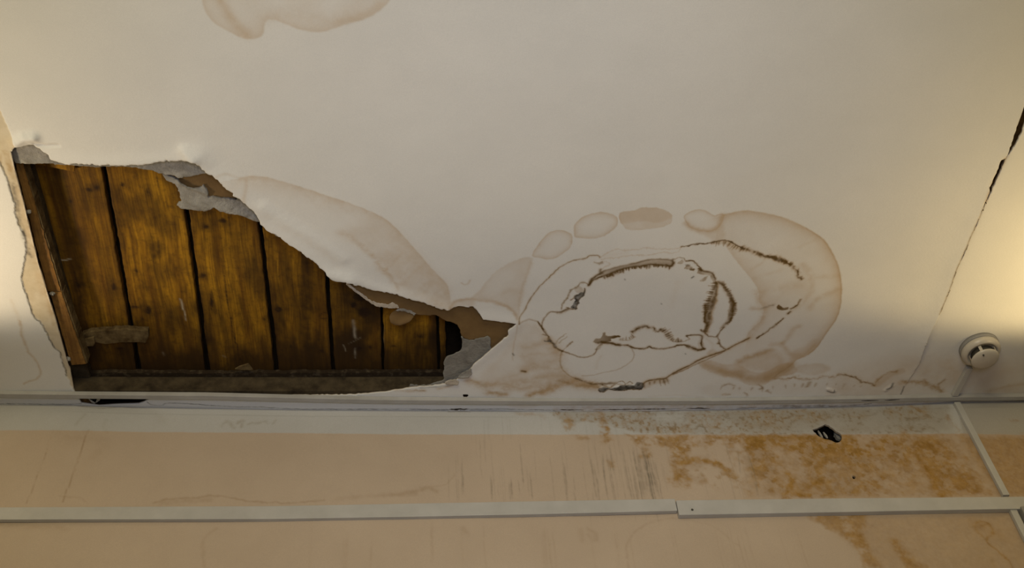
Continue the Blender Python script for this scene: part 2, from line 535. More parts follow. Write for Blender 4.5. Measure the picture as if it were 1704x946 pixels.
# --- the torn opening
HOLE = [(18, 253), (26, 243), (40, 241), (55, 240), (70, 250), (91, 266), (110, 272), (157, 273), (192, 274), (234, 273), (275, 267), (316, 263), (327, 266), (343, 284),
        (357, 292), (375, 309), (393, 325), (409, 336), (429, 358), (438, 373), (449, 383), (460, 387), (475, 399), (491, 409), (506, 420), (521, 430), (536, 444), (548, 456), (559, 463),
        (576, 464), (603, 475), (620, 481), (636, 483), (664, 490), (702, 501), (743, 515), (763, 509), (787, 510), (796, 520), (804, 531), (830, 534), (859, 538),
        (845, 550), (846, 557), (832, 569), (817, 581), (803, 594), (790, 604), (781, 616), (781, 625), (764, 629), (756, 636), (740, 640), (712, 644), (685, 646), (649, 652), (588, 658), (400, 661),
        (246, 661), (246, 667), (239, 671), (230, 674), (190, 675), (165, 676.5), (135, 672), (122, 650), (116, 616), (111, 603), (92, 533), (63, 438), (59, 420), (40, 340), (28, 295)]
rough = ragged(HOLE[:38], False, 3.5, 1.8, 3) + ragged(HOLE[37:60], False, 4, .7, 5)[1:] + HOLE[60:]
HP = flat(rough)
HSM = flat(HOLE)
C.cut(HP)

# --- the long crack on the right, with the gaps where it opens
def gap_poly(cps, seed=0, jit=.5):
    r = random.Random(seed); L = []; R = []
    for i in range(len(cps) - 1):
        a = cps[i]; b_ = cps[i + 1]; n = 5
        for k in range(n):
            t = k / n
            x = a[0] + (b_[0] - a[0]) * t; y = a[1] + (b_[1] - a[1]) * t; w = a[2] + (b_[2] - a[2]) * t
            dx, dy = b_[0] - a[0], b_[1] - a[1]; l = math.hypot(dx, dy); nx, ny = -dy / l, dx / l
            j1 = r.gauss(0, jit); j2 = r.gauss(0, jit) * .6
            L.append((x + nx * w / 2 + j1, y + ny * w / 2)); R.append((x - nx * w / 2 + j1 + j2, y - ny * w / 2))
    L.append(cps[-1][:2])
    return flat(L + R[::-1])
C.cut(gap_poly([(1772, 10, 1), (1755, 60, 5), (1722, 140, 9), (1704, 189, 10), (1694, 218, 12), (1686, 238, 9), (1677, 256, 4), (1673, 263, .8)], 1))
C.cut(gap_poly([(1671, 263, 2), (1668, 268, 8), (1660, 288, 7), (1651, 308, 7), (1644, 326, 4.5), (1640, 334, 3), (1632, 352, 2.2), (1623, 376, 1.8), (1619, 384, 1.8)], 2))
C.cut(gap_poly([(1610, 405, 1.5), (1604, 420, 2.4), (1598, 432, 3), (1593, 443, 1.5)], 4))
C.cut(gap_poly([(1581, 478, 1.2), (1576, 490, 2.6), (1570, 504, 2.2), (1565, 515, 1)], 5))
CR = [(1740, 95), (1704, 189), (1673, 263), (1640, 334), (1618, 384), (1606, 412), (1592, 443), (1580, 478), (1563, 520), (1548, 552), (1537, 578), (1530, 604), (1503, 648)]
crP = flat(CR)
C.stroke(GRY, crP[2:9], 1.5, 1.0, .25, .3)
C.stroke(BRN, crP[2:9], 1.6, .6, .4, .3)
C.stroke(TAN, flat([(1673, 262), (1650, 306), (1640, 334)]), 3, .5, .4, .5)
C.stroke(GRY, flat([(1504, 643), (1502, 650), (1499, 656)]), 1.2, .8, .2, .3)
# --- holes: nail hole, cracks along the wall junction
C.cut(flat([(771, 657.5), (778, 657.5), (780, 660), (777, 663), (772, 663), (770, 660)]))
def sliver(pts, w, seed):
    r = random.Random(seed); n = len(pts)
    top = [(a, b_ - w * r.uniform(.3, .9) * min(1, 4 * min(i, n - 1 - i) / n + .15)) for i, (a, b_) in enumerate(pts)]
    bot = [(a, b_ + w * r.uniform(.3, .7) * min(1, 4 * min(i, n - 1 - i) / n + .15)) for i, (a, b_) in enumerate(pts)]
    return flat(top + bot[::-1])
def line(a, b_, n): return [(a[0] + (b_[0] - a[0]) * i / n, a[1] + (b_[1] - a[1]) * i / n) for i in range(n + 1)]
C.cut(sliver(line((746, 683.5), (782, 683), 12), 3.0, 1))
C.cut(sliver(line((922, 683.3), (972, 682.8), 16), 2.0, 2))
C.cut(sliver(line((980, 682.8), (1134, 681.5), 44), 1.8, 3))
C.cut(sliver(line((1142, 680.8), (1182, 681.4), 12), 2.2, 4))
C.cut(sliver(line((1225, 681), (1262, 679.8), 12), 1.2, 5))
for seg in ([(244, 671), (252, 676), (268, 677), (276, 673), (300, 673), (325, 675), (345, 677)], [(345, 677), (370, 678), (395, 679), (440, 679.5), (500, 682), (560, 682)], [(560, 682), (640, 682), (745, 683)], [(782, 683), (850, 682), (922, 683)],
            [(0, 672), (60, 673), (100, 674), (135, 673)], [(1262, 679.5), (1330, 678), (1400, 676), (1450, 672)]):
    C.stroke(GRY, P_(seg), .9, .75, .6, .5)
C.stroke(GRY, flat([(1640, 676), (1660, 683)]), 1, .5)

# --- exposed old layer on the left, between the tear and the batten
TEAR = [(-60, 170), (-8, 262), (0, 270), (6, 284), (14, 303), (18, 320), (25, 338), (27, 358), (31, 374), (38, 386), (43, 398), (44, 420), (40, 440), (35, 463), (41, 485), (48, 505), (53, 522), (58, 531), (66, 536), (73, 547), (82, 566), (92, 582), (100, 588), (104, 605), (111, 628), (118, 645), (122, 652)]
left_band = TEAR + [(125, 650), (116, 616), (111, 603), (92, 533), (63, 438), (59, 420), (40, 340), (28, 295), (18, 253), (26, 243), (12, 208), (-5, 172), (-60, 60)]
C.fill(BARE, flat(ragged(TEAR, False, 4, 1.2, 2) + left_band[len(TEAR):]), .95, 1.0, var=.12, warp=.5)
C.stroke(GRY, flat(ragged(TEAR[1:25], False, 4, 1.2, 2)), .9, .85, .3, .5)
C.stroke(TAN, flat([(16, 280), (34, 335), (48, 400), (60, 450), (84, 525)]), 6, .22, .8)
C.stroke(GRY, flat([(20, 300), (30, 352), (40, 396), (52, 430)]), 3, .5, .9)
C.fill(BRN, flat([(3, 250), (14, 252), (22, 290), (23, 306), (17, 300), (9, 270)]), .40, 2, var=.8, big=False)
C.fill(BRN, flat([(-6, 262), (2, 256), (4, 270), (0, 276)]), .5, 2, var=.5)
for q in ([(52, 412), (59, 412), (62, 430), (57, 428)], [(72, 476), (78, 478), (92, 545), (87, 545), (80, 515)]):
    C.fill(BRN, flat(q), .22, 1.5, var=.3)
C.stroke(TAN, P_([(32, 535), (42, 575), (58, 600), (67, 618), (62, 630), (40, 640)]), 2.0, .42, .3)
C.stroke(TAN, P_([(20, 500), (32, 535), (42, 575)]), 3.0, .15, .3)

# --- stains left of the middle: top pool and the big arc along the tear
top = [(337, 0), (347, 26), (361, 40), (382, 52), (401, 61.5), (417, 64), (431, 61), (438, 54), (440, 42), (444, 33), (452, 32), (464, 35), (488, 45), (506, 50), (530, 53), (553, 48), (577, 40), (605, 32), (624, 23), (638, 12), (650, -1), (655, -30), (600, -60), (420, -70), (345, -50)]
C.fill(TAN, P_(top, True), .20, 1.6, .33, 7, .5, .5)
C.stroke(TAN, P_([(363, -8), (378, 20), (392, 40), (410, 54)]), 7, .38, .3)
C.stroke(TAN, P_([(560, 36), (585, 30), (612, 22), (632, 6)]), 5, .22, .3)
C.stroke(TAN, P_([(440, 30), (480, 22), (540, 34), (575, 30)]), 10, .13, .5)
arc = [(360, 292), (380, 288), (400, 296), (425, 294), (455, 299), (493, 310), (537, 324), (592, 342), (633, 360), (661, 382), (688, 412), (716, 445), (734, 464), (743, 474), (747, 488), (749, 503)]
C.stroke(TAN, P_(arc[2:]), 1.5, .42, .3, .5, soft=16, side=-1)
arc_in = [(749, 505), (743, 513), (702, 500), (680, 494), (668, 480), (650, 462), (636, 436), (612, 412), (590, 402), (572, 390), (560, 372), (600, 362), (640, 384)]
C.fill(TAN, P_([(566, 388), (600, 372), (640, 372), (661, 382), (688, 412), (716, 445), (743, 474), (749, 503), (740, 512), (700, 500), (676, 492), (660, 472), (645, 452), (628, 430), (600, 406)], True), .26, 14, 0, 4, .5, 1.0)
C.stroke(TAN, P_([(566, 386), (585, 394), (600, 408), (615, 421), (630, 432), (645, 452), (655, 466), (662, 480)]), 5, .26, .8, 1.6)
C.stroke(TAN, P_([(620, 425), (632, 440), (648, 456), (658, 476)]), 4, .25, .8, 1.6)
for i in range(16):
    a = i / 15.0
    px, py = 640 + 100 * a, 400 + 85 * a
    C.stroke(TAN, P_([(px - 20 + 5 * a, py + 42 - 22 * a), (px - 4, py + 18), (px + 10, py + 2)]), 3.0 + 2 * ((i * 7) % 3), .05 + .035 * ((i * 5) % 4), .8, 1.6)
C.stroke(TAN, P_([(410, 298), (409, 312), (406, 332)]), 3.0, .30, .3, .5)
C.stroke(TAN, P_([(360, 292), (376, 288), (398, 296)]), 2.2, .2, .3, .5)
C.stroke(TAN, P_([(420, 345), (470, 375), (520, 405), (560, 440)]), 7, .08, .7)
C.stroke(TAN, P_([(768, 470), (773, 473), (779, 471), (782, 465)]), 1.5, .38, .2, .3)
# knot where the stains meet at the corner of the torn paper
C.stroke(TAN, P_([(750, 512), (757, 501), (770, 499), (782, 497), (800, 500), (820, 503), (838, 509), (852, 517), (861, 530)]), 3.2, .50, .3)
C.fill(TAN, P_([(748, 512), (758, 500), (785, 497), (790, 509), (765, 508), (752, 514)], True), .4, 4)
big_l = [(784, 496), (800, 480), (820, 455), (841, 440), (862, 431), (879, 426), (887, 430), (882, 442), (877, 457), (869, 483), (865, 505), (864, 530), (850, 516), (830, 505), (805, 499)]
C.fill(TAN, P_(big_l, True), .26, 2, .16, 5, .5, .8)
C.stroke(TAN, P_([(884, 436), (877, 457), (870, 480), (865, 508)]), 3, .25, .4)
C.stroke(TAN, P_([(835, 490), (850, 483), (868, 487)]), 6, .15, .4)

# --- the chain of ovals
def oval(pts, fill_, edge, ew, soft=1.5):
    C.fill(TAN, P_(pts, True), fill_, soft, min(1, edge * 1.25), ew, .35, .6)
    C.stroke(TAN, P_(list(pts) + [pts[0]]), .9, .35, .6, .6)
oval([(892, 411), (905, 394), (919, 384), (934, 382), (947, 387), (952, 395), (949, 409), (938, 419), (926, 427), (911, 430), (896, 427), (886, 424)], .06, .38, 4.5)
oval([(955, 383), (957, 371), (976, 358), (998, 353), (1017, 356), (1026, 362), (1026, 373), (1017, 383), (1000, 393), (976, 395), (957, 393)], .08, .42, 5)
oval([(1031, 362), (1034, 354), (1055, 350), (1069, 345), (1097, 346), (1114, 354), (1117, 360), (1114, 371), (1095, 378), (1063, 381), (1044, 380), (1036, 372)], .42, .05, 4)
C.fill(TAN, P_([(1031, 362), (1034, 354), (1055, 350), (1069, 345), (1097, 346), (1114, 354), (1117, 361), (1095, 370), (1065, 367), (1036, 371)], True), .32, 2, var=.2)
oval([(1138, 362), (1143, 354), (1162, 348), (1177, 352), (1189, 358), (1198, 356), (1205, 358), (1200, 372), (1190, 382), (1176, 384), (1162, 382), (1147, 376)], .05, .42, 4)
C.stroke(TAN, P_([(1140, 372), (1155, 381), (1172, 384), (1190, 381), (1200, 368), (1202, 358)]), 4.5, .42, .3)
C.fill(TAN, P_([(1144, 374), (1160, 380), (1185, 380), (1200, 372), (1205, 385), (1203, 398), (1188, 400), (1170, 390)], True), .28, 4)

# --- the large ringed stain, outer shell
shell = [(1203, 358), (1219, 354), (1236, 351), (1257, 353), (1289, 359), (1317, 368), (1342, 381), (1369, 398), (1383, 419), (1394, 443), (1399, 468), (1399.5, 500), (1396, 518), (1391, 532), (1382, 545), (1372, 559), (1359, 578), (1344, 591), (1325, 599), (1319, 606)]
C.stroke(TAN, P_(shell), 1.6, .62, .15, .35, soft=10, side=-1)
C.stroke(BRN, P_(shell[6:18]), 1.0, .20, .3, .35)
outer_fill = shell + [(1290, 628), (1262, 640), (1236, 634), (1205, 624), (1165, 603), (1209, 581), (1247, 560), (1266, 534), (1271, 515), (1264, 500), (1262, 481), (1251, 464), (1234, 443), (1211, 413), (1190, 400)]
C.fill(TAN, P_(outer_fill, True), .15, 1.2, .0, 5, .4, .6)
inner_edge = [(1211, 412), (1222, 428), (1234, 443), (1251, 464), (1262, 481), (1264, 500), (1271, 515), (1266, 534), (1255, 544), (1246, 553), (1243, 563)]
C.stroke(TAN, P_(inner_edge), 1.2, .34, .2, .4, soft=12, side=1)
C.stroke(TAN, P_([(1258, 484), (1264, 500), (1270, 512), (1268, 530), (1258, 543), (1247, 556)]), 6, .34, .5)
C.fill(TAN, P_([(1262, 470), (1290, 470), (1330, 462), (1345, 470), (1345, 500), (1310, 520), (1270, 520)], True), .12, 12, var=.7)
C.stroke(TAN, P_([(1335, 440), (1350, 462), (1352, 478), (1340, 500), (1320, 516)]), 6, .24, .6)
C.stroke(TAN, P_([(1346, 466), (1370, 461), (1397, 460)]), 5, .18, .5)
C.stroke(TAN, P_([(1262, 486), (1290, 480), (1340, 474)]), 6, .15, .7)
C.stroke(TAN, P_([(1396, 483), (1372, 492), (1354, 502), (1347, 515)]), 6, .3, .5)
C.stroke(TAN, P_([(1250, 448), (1262, 440), (1272, 432)]), 3, .15, .5)
C.stroke(TAN, P_([(1330, 412), (1350, 402), (1362, 396)]), 3, .13, .5)
C.stroke(TAN, P_([(1255, 463), (1280, 455), (1300, 448)]), 4, .13, .5)
# lower right pools
C.fill(TAN, P_([(1162, 604), (1183, 600), (1205, 606), (1228, 606), (1250, 618), (1275, 619), (1300, 606), (1320, 607), (1326, 620), (1310, 626), (1289, 630), (1272, 640), (1251, 642), (1236, 637), (1230, 629), (1205, 627), (1183, 620)], True), .52, 3, .12, 3, .5)
C.fill(BRN, P_([(1170, 604), (1200, 612), (1235, 618), (1262, 628), (1290, 618), (1318, 606), (1322, 614), (1290, 630), (1262, 638), (1236, 634), (1222, 627), (1190, 620)], True), .30, 6, var=.7)
C.fill(TAN, P_([(1228, 606), (1250, 590), (1280, 580), (1300, 588), (1302, 604), (1282, 618), (1250, 616)], True), .30, 7, var=.5)
C.stroke(TAN, P_([(1172, 608), (1200, 618), (1235, 624), (1262, 632), (1290, 622), (1318, 608)]), 8, .4, .6)
C.fill(BRN, P_([(1225, 620), (1245, 621), (1255, 628), (1236, 632), (1228, 629)], True), .18, 5, var=.3)
C.stroke(TAN, P_([(1228, 602), (1245, 594), (1265, 588), (1282, 583)]), 6, .5, .5)
C.stroke(BRN, P_([(1232, 602), (1250, 594), (1274, 586)]), 4, .22, .5)
C.stroke(TAN, P_([(1285, 572), (1300, 571), (1312, 560), (1320, 548), (1330, 543)]), 5, .42, .4)
C.stroke(TAN, P_([(1300, 572), (1310, 584), (1322, 592), (1340, 590), (1356, 575)]), 5, .38, .4)
C.fill(TAN, P_([(1318, 598), (1335, 594), (1352, 582), (1362, 568), (1352, 566), (1338, 578), (1320, 585)], True), .35, 5)
C.fill(TAN, P_([(1283, 590), (1300, 596), (1300, 610), (1280, 618), (1262, 610), (1266, 600)], True), .22, 5)
C.fill(TAN, P_([(1325, 612), (1338, 607), (1360, 606), (1376, 609), (1381, 615), (1370, 622), (1348, 625), (1328, 620)], True), .42, 4, .12, 3, .5)
C.stroke(BRN, P_([(1317, 607), (1310, 613), (1290, 626), (1285, 630)]), 1.2, .25, .4)

# --- contour with dark dots (upper right)
dotted = P_([(1133, 410), (1150, 407), (1162, 406), (1178, 404), (1190, 401), (1205, 400), (1219, 404), (1232, 411), (1240, 414)])
C.stroke(BRN, dotted, 1.1, .85, .35, 1.0)
C.stroke(GRY, dotted, .8, .35, .7, 1.0)
C.teeth(BRN, P_([(1185, 402), (1205, 402), (1222, 408), (1236, 414)]), 6, 5, .9, .6, -1, seed=3)
d2 = P_([(1236, 412), (1251, 418), (1268, 423), (1289, 429), (1300, 432), (1308, 436), (1317, 439)])
C.stroke(BRN, d2, 2.4, .8, .9, 1.8)
C.stroke(BRN, P_([(1262, 421), (1280, 427), (1298, 431), (1306, 435)]), 2.6, .8, .5, 1.8)
C.teeth(BRN, d2, 4, 5, 1.2, .5, -1, seed=8)
d3 = P_([(1320, 443), (1324, 448), (1328, 455), (1333, 464)])
C.stroke(BRN, d3, 2.8, .95, .6, 2.0)
C.stroke(GRY, P_([(1265, 424), (1300, 433)]), 1.4, .5, .8, 1.8)
C.stroke(TAN, P_([(1186, 403), (1205, 402), (1232, 413), (1268, 425), (1310, 438)]), 3.5, .3, .3, 1)
C.fill(BRN, P_([(1292, 511), (1297, 507), (1303, 511), (1312, 510), (1311, 515), (1302, 516), (1294, 514)], True), 1.0, 1.2, var=.1, warp=1.0)
C.stroke(BRN, P_([(1331, 499), (1329, 504), (1325, 509), (1316, 513)]), 1.6, .7, .5, 1)
C.stroke(BRN, flat([(1311, 522), (1315, 519)]), 2.2, .8, .3, .5)
C.stroke(GRY, P_([(1268, 512), (1276, 510), (1286, 508)]), 2.2, .4, .6, 1)
C.stroke(TAN, P_([(1250, 512), (1262, 513), (1275, 511), (1285, 508)]), 4, .4, .4, 1)
C.stroke(BRN, P_([(1258, 562), (1268, 557), (1280, 549), (1289, 543), (1296, 536), (1304, 530)]), 1.8, .95, .4, 1.2)

# --- thin contour B (upper left, faint on top)
cB = [(864, 538), (866, 527), (871, 519), (881, 500), (891, 485), (900, 474), (911, 463), (921, 453), (938, 440), (955, 432), (974, 429), (981, 424), (993, 424), (998, 427)]
C.stroke(BRN, P_(cB), .9, .62, .35, .7)
C.stroke(TAN, P_(cB), 2.5, .25, .3, .7)
for q in ([(998, 427), (1010, 420), (1017, 417), (1027, 413), (1044, 415), (1074, 412), (1095, 413), (1116, 414), (1133, 410)], [(1000, 431), (1020, 428), (1042, 424), (1070, 424), (1100, 420), (1125, 421), (1133, 410)], [(1005, 434), (1014, 438), (1002, 446)]):
    C.stroke(TAN, P_(q), 1.1, .35, .3, 1.6)
C.stroke(TAN, P_([(1005, 428), (1020, 422), (1040, 420)]), 5, .10, .5)
for q in ([(990, 435), (995, 437), (1001, 435)], [(997, 439), (1003, 437)]): C.stroke(BRN, flat(q), 1.3, .5, .5, 1.5)

# --- contour C: the heavy inner ring
topb = [(980, 472), (987, 462), (1000, 452), (1021, 445), (1042, 440), (1069, 434), (1095, 431), (1116, 433)]
C.fill(BRN, P_([(1000, 452), (1021, 446), (1042, 441), (1055, 436), (1069, 432), (1095, 429), (1117, 431), (1119, 441), (1095, 441), (1063, 441), (1031, 447), (1005, 458)], True), .40, 1.5, var=.25)
und = [(980, 474), (985, 468), (991, 463), (1010, 456), (1031, 448), (1063, 442), (1091, 440), (1118, 442)]
C.stroke(BRN, P_(topb), 1.4, .55, .3, .6)
C.stroke(BRN, P_([(1000, 454), (1031, 445), (1063, 438), (1091, 436), (1116, 438)]), 3.4, .34, .3, .8)
C.stroke(BRN, P_(und), 1.9, .98, .2, .8)
C.stroke(BRN, P_([(980, 473), (984, 464), (993, 457), (1002, 453)]), 2.2, .75, .3, .8)
C.stroke(BRN, flat([(998, 450), (999, 447)]), 2, .6, .3, .5)
C.teeth(BRN, P_([(1005, 460), (1031, 449), (1063, 443), (1091, 441), (1116, 443)]), 4.5, 4.2, 1.0, .8, -1, seed=11)
C.stroke(BRN, P_([(1010, 459), (1030, 452)]), 2.6, .7, .6, 1.5)
C.stroke(BRN, P_([(1118, 441), (1121, 437), (1119, 433)]), 2.0, .8, .3, .8)
C.stroke(BRN, P_([(1120, 432), (1128, 428.5), (1136, 430), (1138, 433)]), .9, .6, .3, 1)
C.fill(BRN, P_([(1127, 438), (1133, 432), (1136, 437), (1133, 440)], True), .7, 1, var=.5, big=False)
C.stroke(BRN, P_([(1140, 435), (1150, 434), (1158, 438), (1163, 444), (1168, 449)]), 1.4, .75, .3, 1)
C.fill(BRN, P_([(1138, 446), (1143, 440), (1151, 446), (1156, 448), (1149, 451), (1143, 449)], True), .85, 1, var=.4, big=False, warp=1.6)
C.stroke(GRY, P_([(1139, 441), (1146, 441)]), 1.2, .4, .4, 1)
C.fill(BRN, P_([(1160, 453), (1164, 447), (1172, 451), (1184, 453), (1190, 461), (1194, 472), (1188, 470), (1180, 459), (1168, 456)], True), .70, 1.2, var=.4, big=False, warp=1)
C.stroke(BRN, P_([(1162, 447), (1172, 451), (1184, 454), (1191, 463)]), 1.6, .85, .3, .8)
C.fill(BRN, P_([(1163, 467), (1170, 462), (1176, 458), (1174, 466), (1168, 468)], True), .7, 1, var=.4, big=False)
C.stroke(GRY, flat([(1151, 462), (1154, 460)]), 1.5, .8, .1, .3)
rb = P_([(1193, 468), (1194, 478), (1191, 492), (1189, 505), (1184, 520), (1182, 535), (1177, 550), (1173, 556)])
C.fill(BRN, P_([(1192, 466), (1194, 478), (1191, 495), (1189, 505), (1184, 518), (1183, 535), (1178, 550), (1172, 554), (1171, 545), (1173, 525), (1176, 505), (1180, 490), (1186, 478)], True), .50, 1.3, var=.3, big=False)
C.stroke(BRN, P_([(1192, 470), (1191, 486), (1186, 502)]), 2.6, .55, .5, 1.0)
C.stroke(BRN, P_([(1186, 500), (1181, 518), (1179, 536), (1175, 550)]), 3.0, .60, .4, 1.0)
C.stroke(BRN, P_([(1173, 507), (1174, 521), (1173, 532), (1176, 540), (1172, 551)]), 2.4, .95, .3, 1.0)
C.teeth(BRN, P_([(1190, 470), (1188, 480), (1183, 492), (1179, 505), (1176, 520)]), 8, 4.5, .9, .8, -1, seed=21, jit=.3)
C.stroke(BRN, P_([(1173, 554), (1180, 558), (1190, 559.5), (1195, 556), (1199, 549), (1204, 543)]), 1.4, .7, .3, 1)
C.stroke(BRN, flat([(1166, 548), (1168, 550)]), 1.5, .8, .1, .3)
C.stroke(TAN, rb, 3, .5)
rr = [(1193, 466), (1200, 472), (1207, 480), (1211, 490), (1213, 500), (1215, 508), (1213, 520), (1212, 530), (1205, 540), (1198, 547), (1196, 556), (1192, 559)]
C.fill(BRN, P_([(1194, 466), (1202, 470), (1210, 480), (1216, 492), (1222, 500), (1224, 508), (1220, 515), (1220, 524), (1214, 534), (1204, 541), (1198, 545), (1203, 537), (1210, 527), (1212, 516), (1213, 505), (1210, 490), (1203, 477)], True), .50, 1.2, var=.4, big=False)
C.stroke(BRN, P_([(1196, 468), (1206, 478), (1213, 490), (1218, 503), (1216, 520), (1212, 532), (1202, 543)]), 2.8, .55, .4, 1.0)
C.stroke(BRN, P_([(1215, 496), (1222, 504), (1219, 513), (1219, 522), (1215, 530), (1209, 537)]), 2.0, .85, .5, 1)
C.teeth(BRN, P_([(1200, 470), (1210, 482), (1216, 494), (1223, 506), (1218, 526), (1210, 538)]), 3, 4, .9, .6, 1, seed=22)
C.stroke(BRN, P_([(1194, 558), (1197, 565), (1196, 570), (1200, 576), (1206, 580)]), 1.3, .65, .3, 1)
C.stroke(BRN, flat([(1194, 571), (1197, 571)]), 1.6, .7, .1, .4)
# left end of the ring, with mould
C.stroke(BRN, P_([(979, 473), (972, 470), (967, 470), (962, 476)]), 1.3, .6, .3, 1)
C.fill(BRN, P_([(956, 480), (962, 474), (968, 478), (971, 486), (967, 488), (960, 486)], True), .45, 1.5, var=.3, big=False)
C.stroke(BRN, P_([(960, 478), (952, 482), (947, 490), (944, 498), (938, 504), (935, 514)]), 1.3, .55, .3, 1.2)
C.fill(GRY, P_([(964, 488), (971, 484), (973, 480), (972, 488), (967, 498), (962, 508), (958, 514), (950, 513), (953, 506), (958, 500), (955, 495)], True), 1.0, 1.0, var=.35, big=False, warp=1.2)
C.stroke(BRN, P_([(973, 479), (969, 492), (962, 503), (959, 513), (952, 515), (945, 512)]), 1.2, .85, .3, 1.2)
C.stroke(BRN, P_([(950, 500), (958, 492), (966, 490)]), 1.0, .6, .3, 1)
C.stroke(BRN, P_([(945, 514), (936, 518), (928, 519.5), (917, 519), (910, 524), (904, 532), (902, 540), (904, 548)]), 1.3, .60, .3, .8)
C.stroke(BRN, P_([(946, 515), (936, 520), (928, 520)]), 2.2, .6, .3, .8)
# lower left line and its fringe
cL = [(864, 538), (871, 534.5), (883, 532), (894, 536), (901, 544), (907, 553), (911, 559), (914, 566), (919, 573), (927, 580), (936, 584)]
C.stroke(BRN, P_(cL[:5]), 1.4, .42, .3, .8)
C.stroke(BRN, P_(cL[3:]), 1.6, .68, .4, 1.2)
C.stroke(GRY, P_([(913, 566), (921, 573), (926, 577)]), 2.0, .75, .4, 1.2)
C.stroke(GRY, P_([(907, 567), (914, 568)]), 1.2, .7, .3, 1.2)
C.stroke(BRN, P_([(902, 557), (911, 558)]), 1.3, .6, .3, 1.2)
for q in ([(924, 572), (932, 563), (943, 556)], [(930, 571), (938, 565), (944, 561)], [(937, 584), (944, 577), (952, 569)]): C.stroke(BRN, P_(q), .9, .45, .4, 1)
C.stroke(BRN, P_([(943, 576), (952, 569)]), 1.4, .5, .4, 1)
C.stroke(BRN, P_([(936, 584), (955, 591), (964, 594), (974, 594), (985, 591), (991, 585), (993, 579), (998, 574)]), 1.3, .6, .25, .7)
# lower ring
C.fill(BRN, P_([(986, 569), (990, 564), (1000, 562), (1003, 555), (1009, 553), (1012, 558), (1031, 558), (1031, 562), (1018, 564), (1016, 568), (1000, 570), (992, 571)], True), .97, 1.2, var=.2, warp=1.3)
C.stroke(BRN, P_([(1000, 569), (1014, 570), (1028, 574), (1042, 575), (1057, 580), (1074, 580), (1080, 577), (1086, 580), (1095, 581), (1116, 578), (1129, 574), (1140, 574), (1150, 577), (1162, 581), (1172, 580)]), 1.8, .80, .35, .8)
C.stroke(BRN, P_([(995, 571), (1014, 571), (1030, 574)]), 2.6, .85, .3, .8)
C.stroke(BRN, P_([(1144, 576), (1160, 581), (1171, 580)]), 2.8, .6, .4, 1)
C.stroke(BRN, P_([(1143, 558), (1150, 556.5), (1167, 558), (1167, 566), (1168, 574), (1171, 580)]), 1.6, .85, .2, .8)
C.fill(BRN, P_([(1163, 562), (1168, 562), (1173, 578), (1162, 580)], True), .35, 1.5)
C.stroke(BRN, P_([(1053, 553), (1058, 550), (1066, 546), (1074, 544), (1079, 546)]), 3.2, .97, .25, 1.5)
C.stroke(BRN, P_([(1085, 546), (1092, 552), (1100, 548), (1096, 553), (1088, 549)]), 2.0, .7, .6, 1.8)
C.teeth(BRN, P_([(1100, 550), (1107, 556), (1114, 564), (1125, 568), (1136, 567)]), 8, 4, 1.1, .65, 1, seed=30)
C.teeth(BRN, P_([(1032, 566), (1042, 566), (1052, 562), (1058, 558)]), 7, 4.5, .9, .5, 1, seed=31)
C.stroke(BRN, P_([(1036, 567), (1048, 566), (1058, 560)]), .9, .5, .5, 1)
C.stroke(BRN, P_([(1118, 568), (1128, 569), (1140, 567), (1147, 562), (1143, 558)]), .9, .6, .5, 1)
C.stroke(BRN, P_([(1000, 574), (996, 580), (991, 581)]), 1.6, .5, .4, 1)
C.stroke(BRN, P_([(1048, 577), (1053, 583), (1055, 590), (1052, 598), (1046, 604), (1038, 610), (1029, 614), (1015, 618), (1004, 620), (985, 624), (968, 625)]), .9, .34, .3, .7)
C.stroke(TAN, P_([(1000, 592), (995, 600), (992, 612)]), 3, .12, .5)
# bottom contour
cD = [(935, 585), (933, 593), (932, 603), (936, 614), (947, 625), (958, 630), (968, 633), (980, 637), (989, 638), (1010, 638), (1023, 637)]
C.stroke(BRN, P_(cD[:7]), 1.1, .45, .3, .6)
C.stroke(BRN, P_(cD[5:]), 2.4, .62, .3, 1.0)
cE = [(1069, 639), (1075, 635), (1082, 633), (1105, 630), (1115, 625), (1127, 618), (1138, 612), (1148, 608), (1158, 602), (1167, 597), (1179, 592), (1195, 586), (1209, 581), (1220, 575), (1230, 570), (1247, 562)]
C.stroke(BRN, P_(cE), 1.5, .80, .2, .6)
C.stroke(TAN, P_(cE), 4, .55, .3, .6)
C.stroke(BRN, P_([(1120, 624), (1150, 610), (1165, 603), (1178, 597), (1205, 584)]), 1.0, .6, .3, .6)
C.fill(GRY, P_([(996, 646), (1004, 643), (1014, 646), (1024, 644), (1040, 640), (1053, 640), (1060, 636), (1068, 638), (1070, 647), (1056, 648), (1040, 649), (1028, 651), (1012, 648), (1004, 652), (996, 651)], True), 1.0, 1, var=.3, big=False, warp=1.2)
C.stroke(BRN, P_([(996, 649), (1004, 652), (1014, 648), (1030, 650), (1045, 649), (1068, 648)]), 1.2, .85, .4, 1.2)
C.stroke(BRN, P_([(1003, 640), (1012, 644), (1022, 640)]), 2.0, .7, .5, 1.5)
for q in ([(1026, 638), (1034, 634), (1040, 638), (1036, 641)], [(1040, 640), (1048, 635), (1052, 638)]): C.stroke(BRN, P_(q, True), .8, .6, .4, 1)
C.teeth(BRN, P_([(1070, 640), (1082, 636), (1096, 634), (1112, 630)]), 9, 9, 1.3, .5, -1, seed=40)
C.fill(TAN, P_([(1070, 640), (1082, 634), (1110, 630), (1108, 638), (1090, 640), (1072, 648)], True), .45, 3)
C.stroke(TAN, P_([(1168, 556), (1186, 572), (1180, 588)]), 3, .14, .5)
C.fill(TAN, P_([(1176, 588), (1186, 580), (1192, 586), (1184, 592)], True), .4, 3)

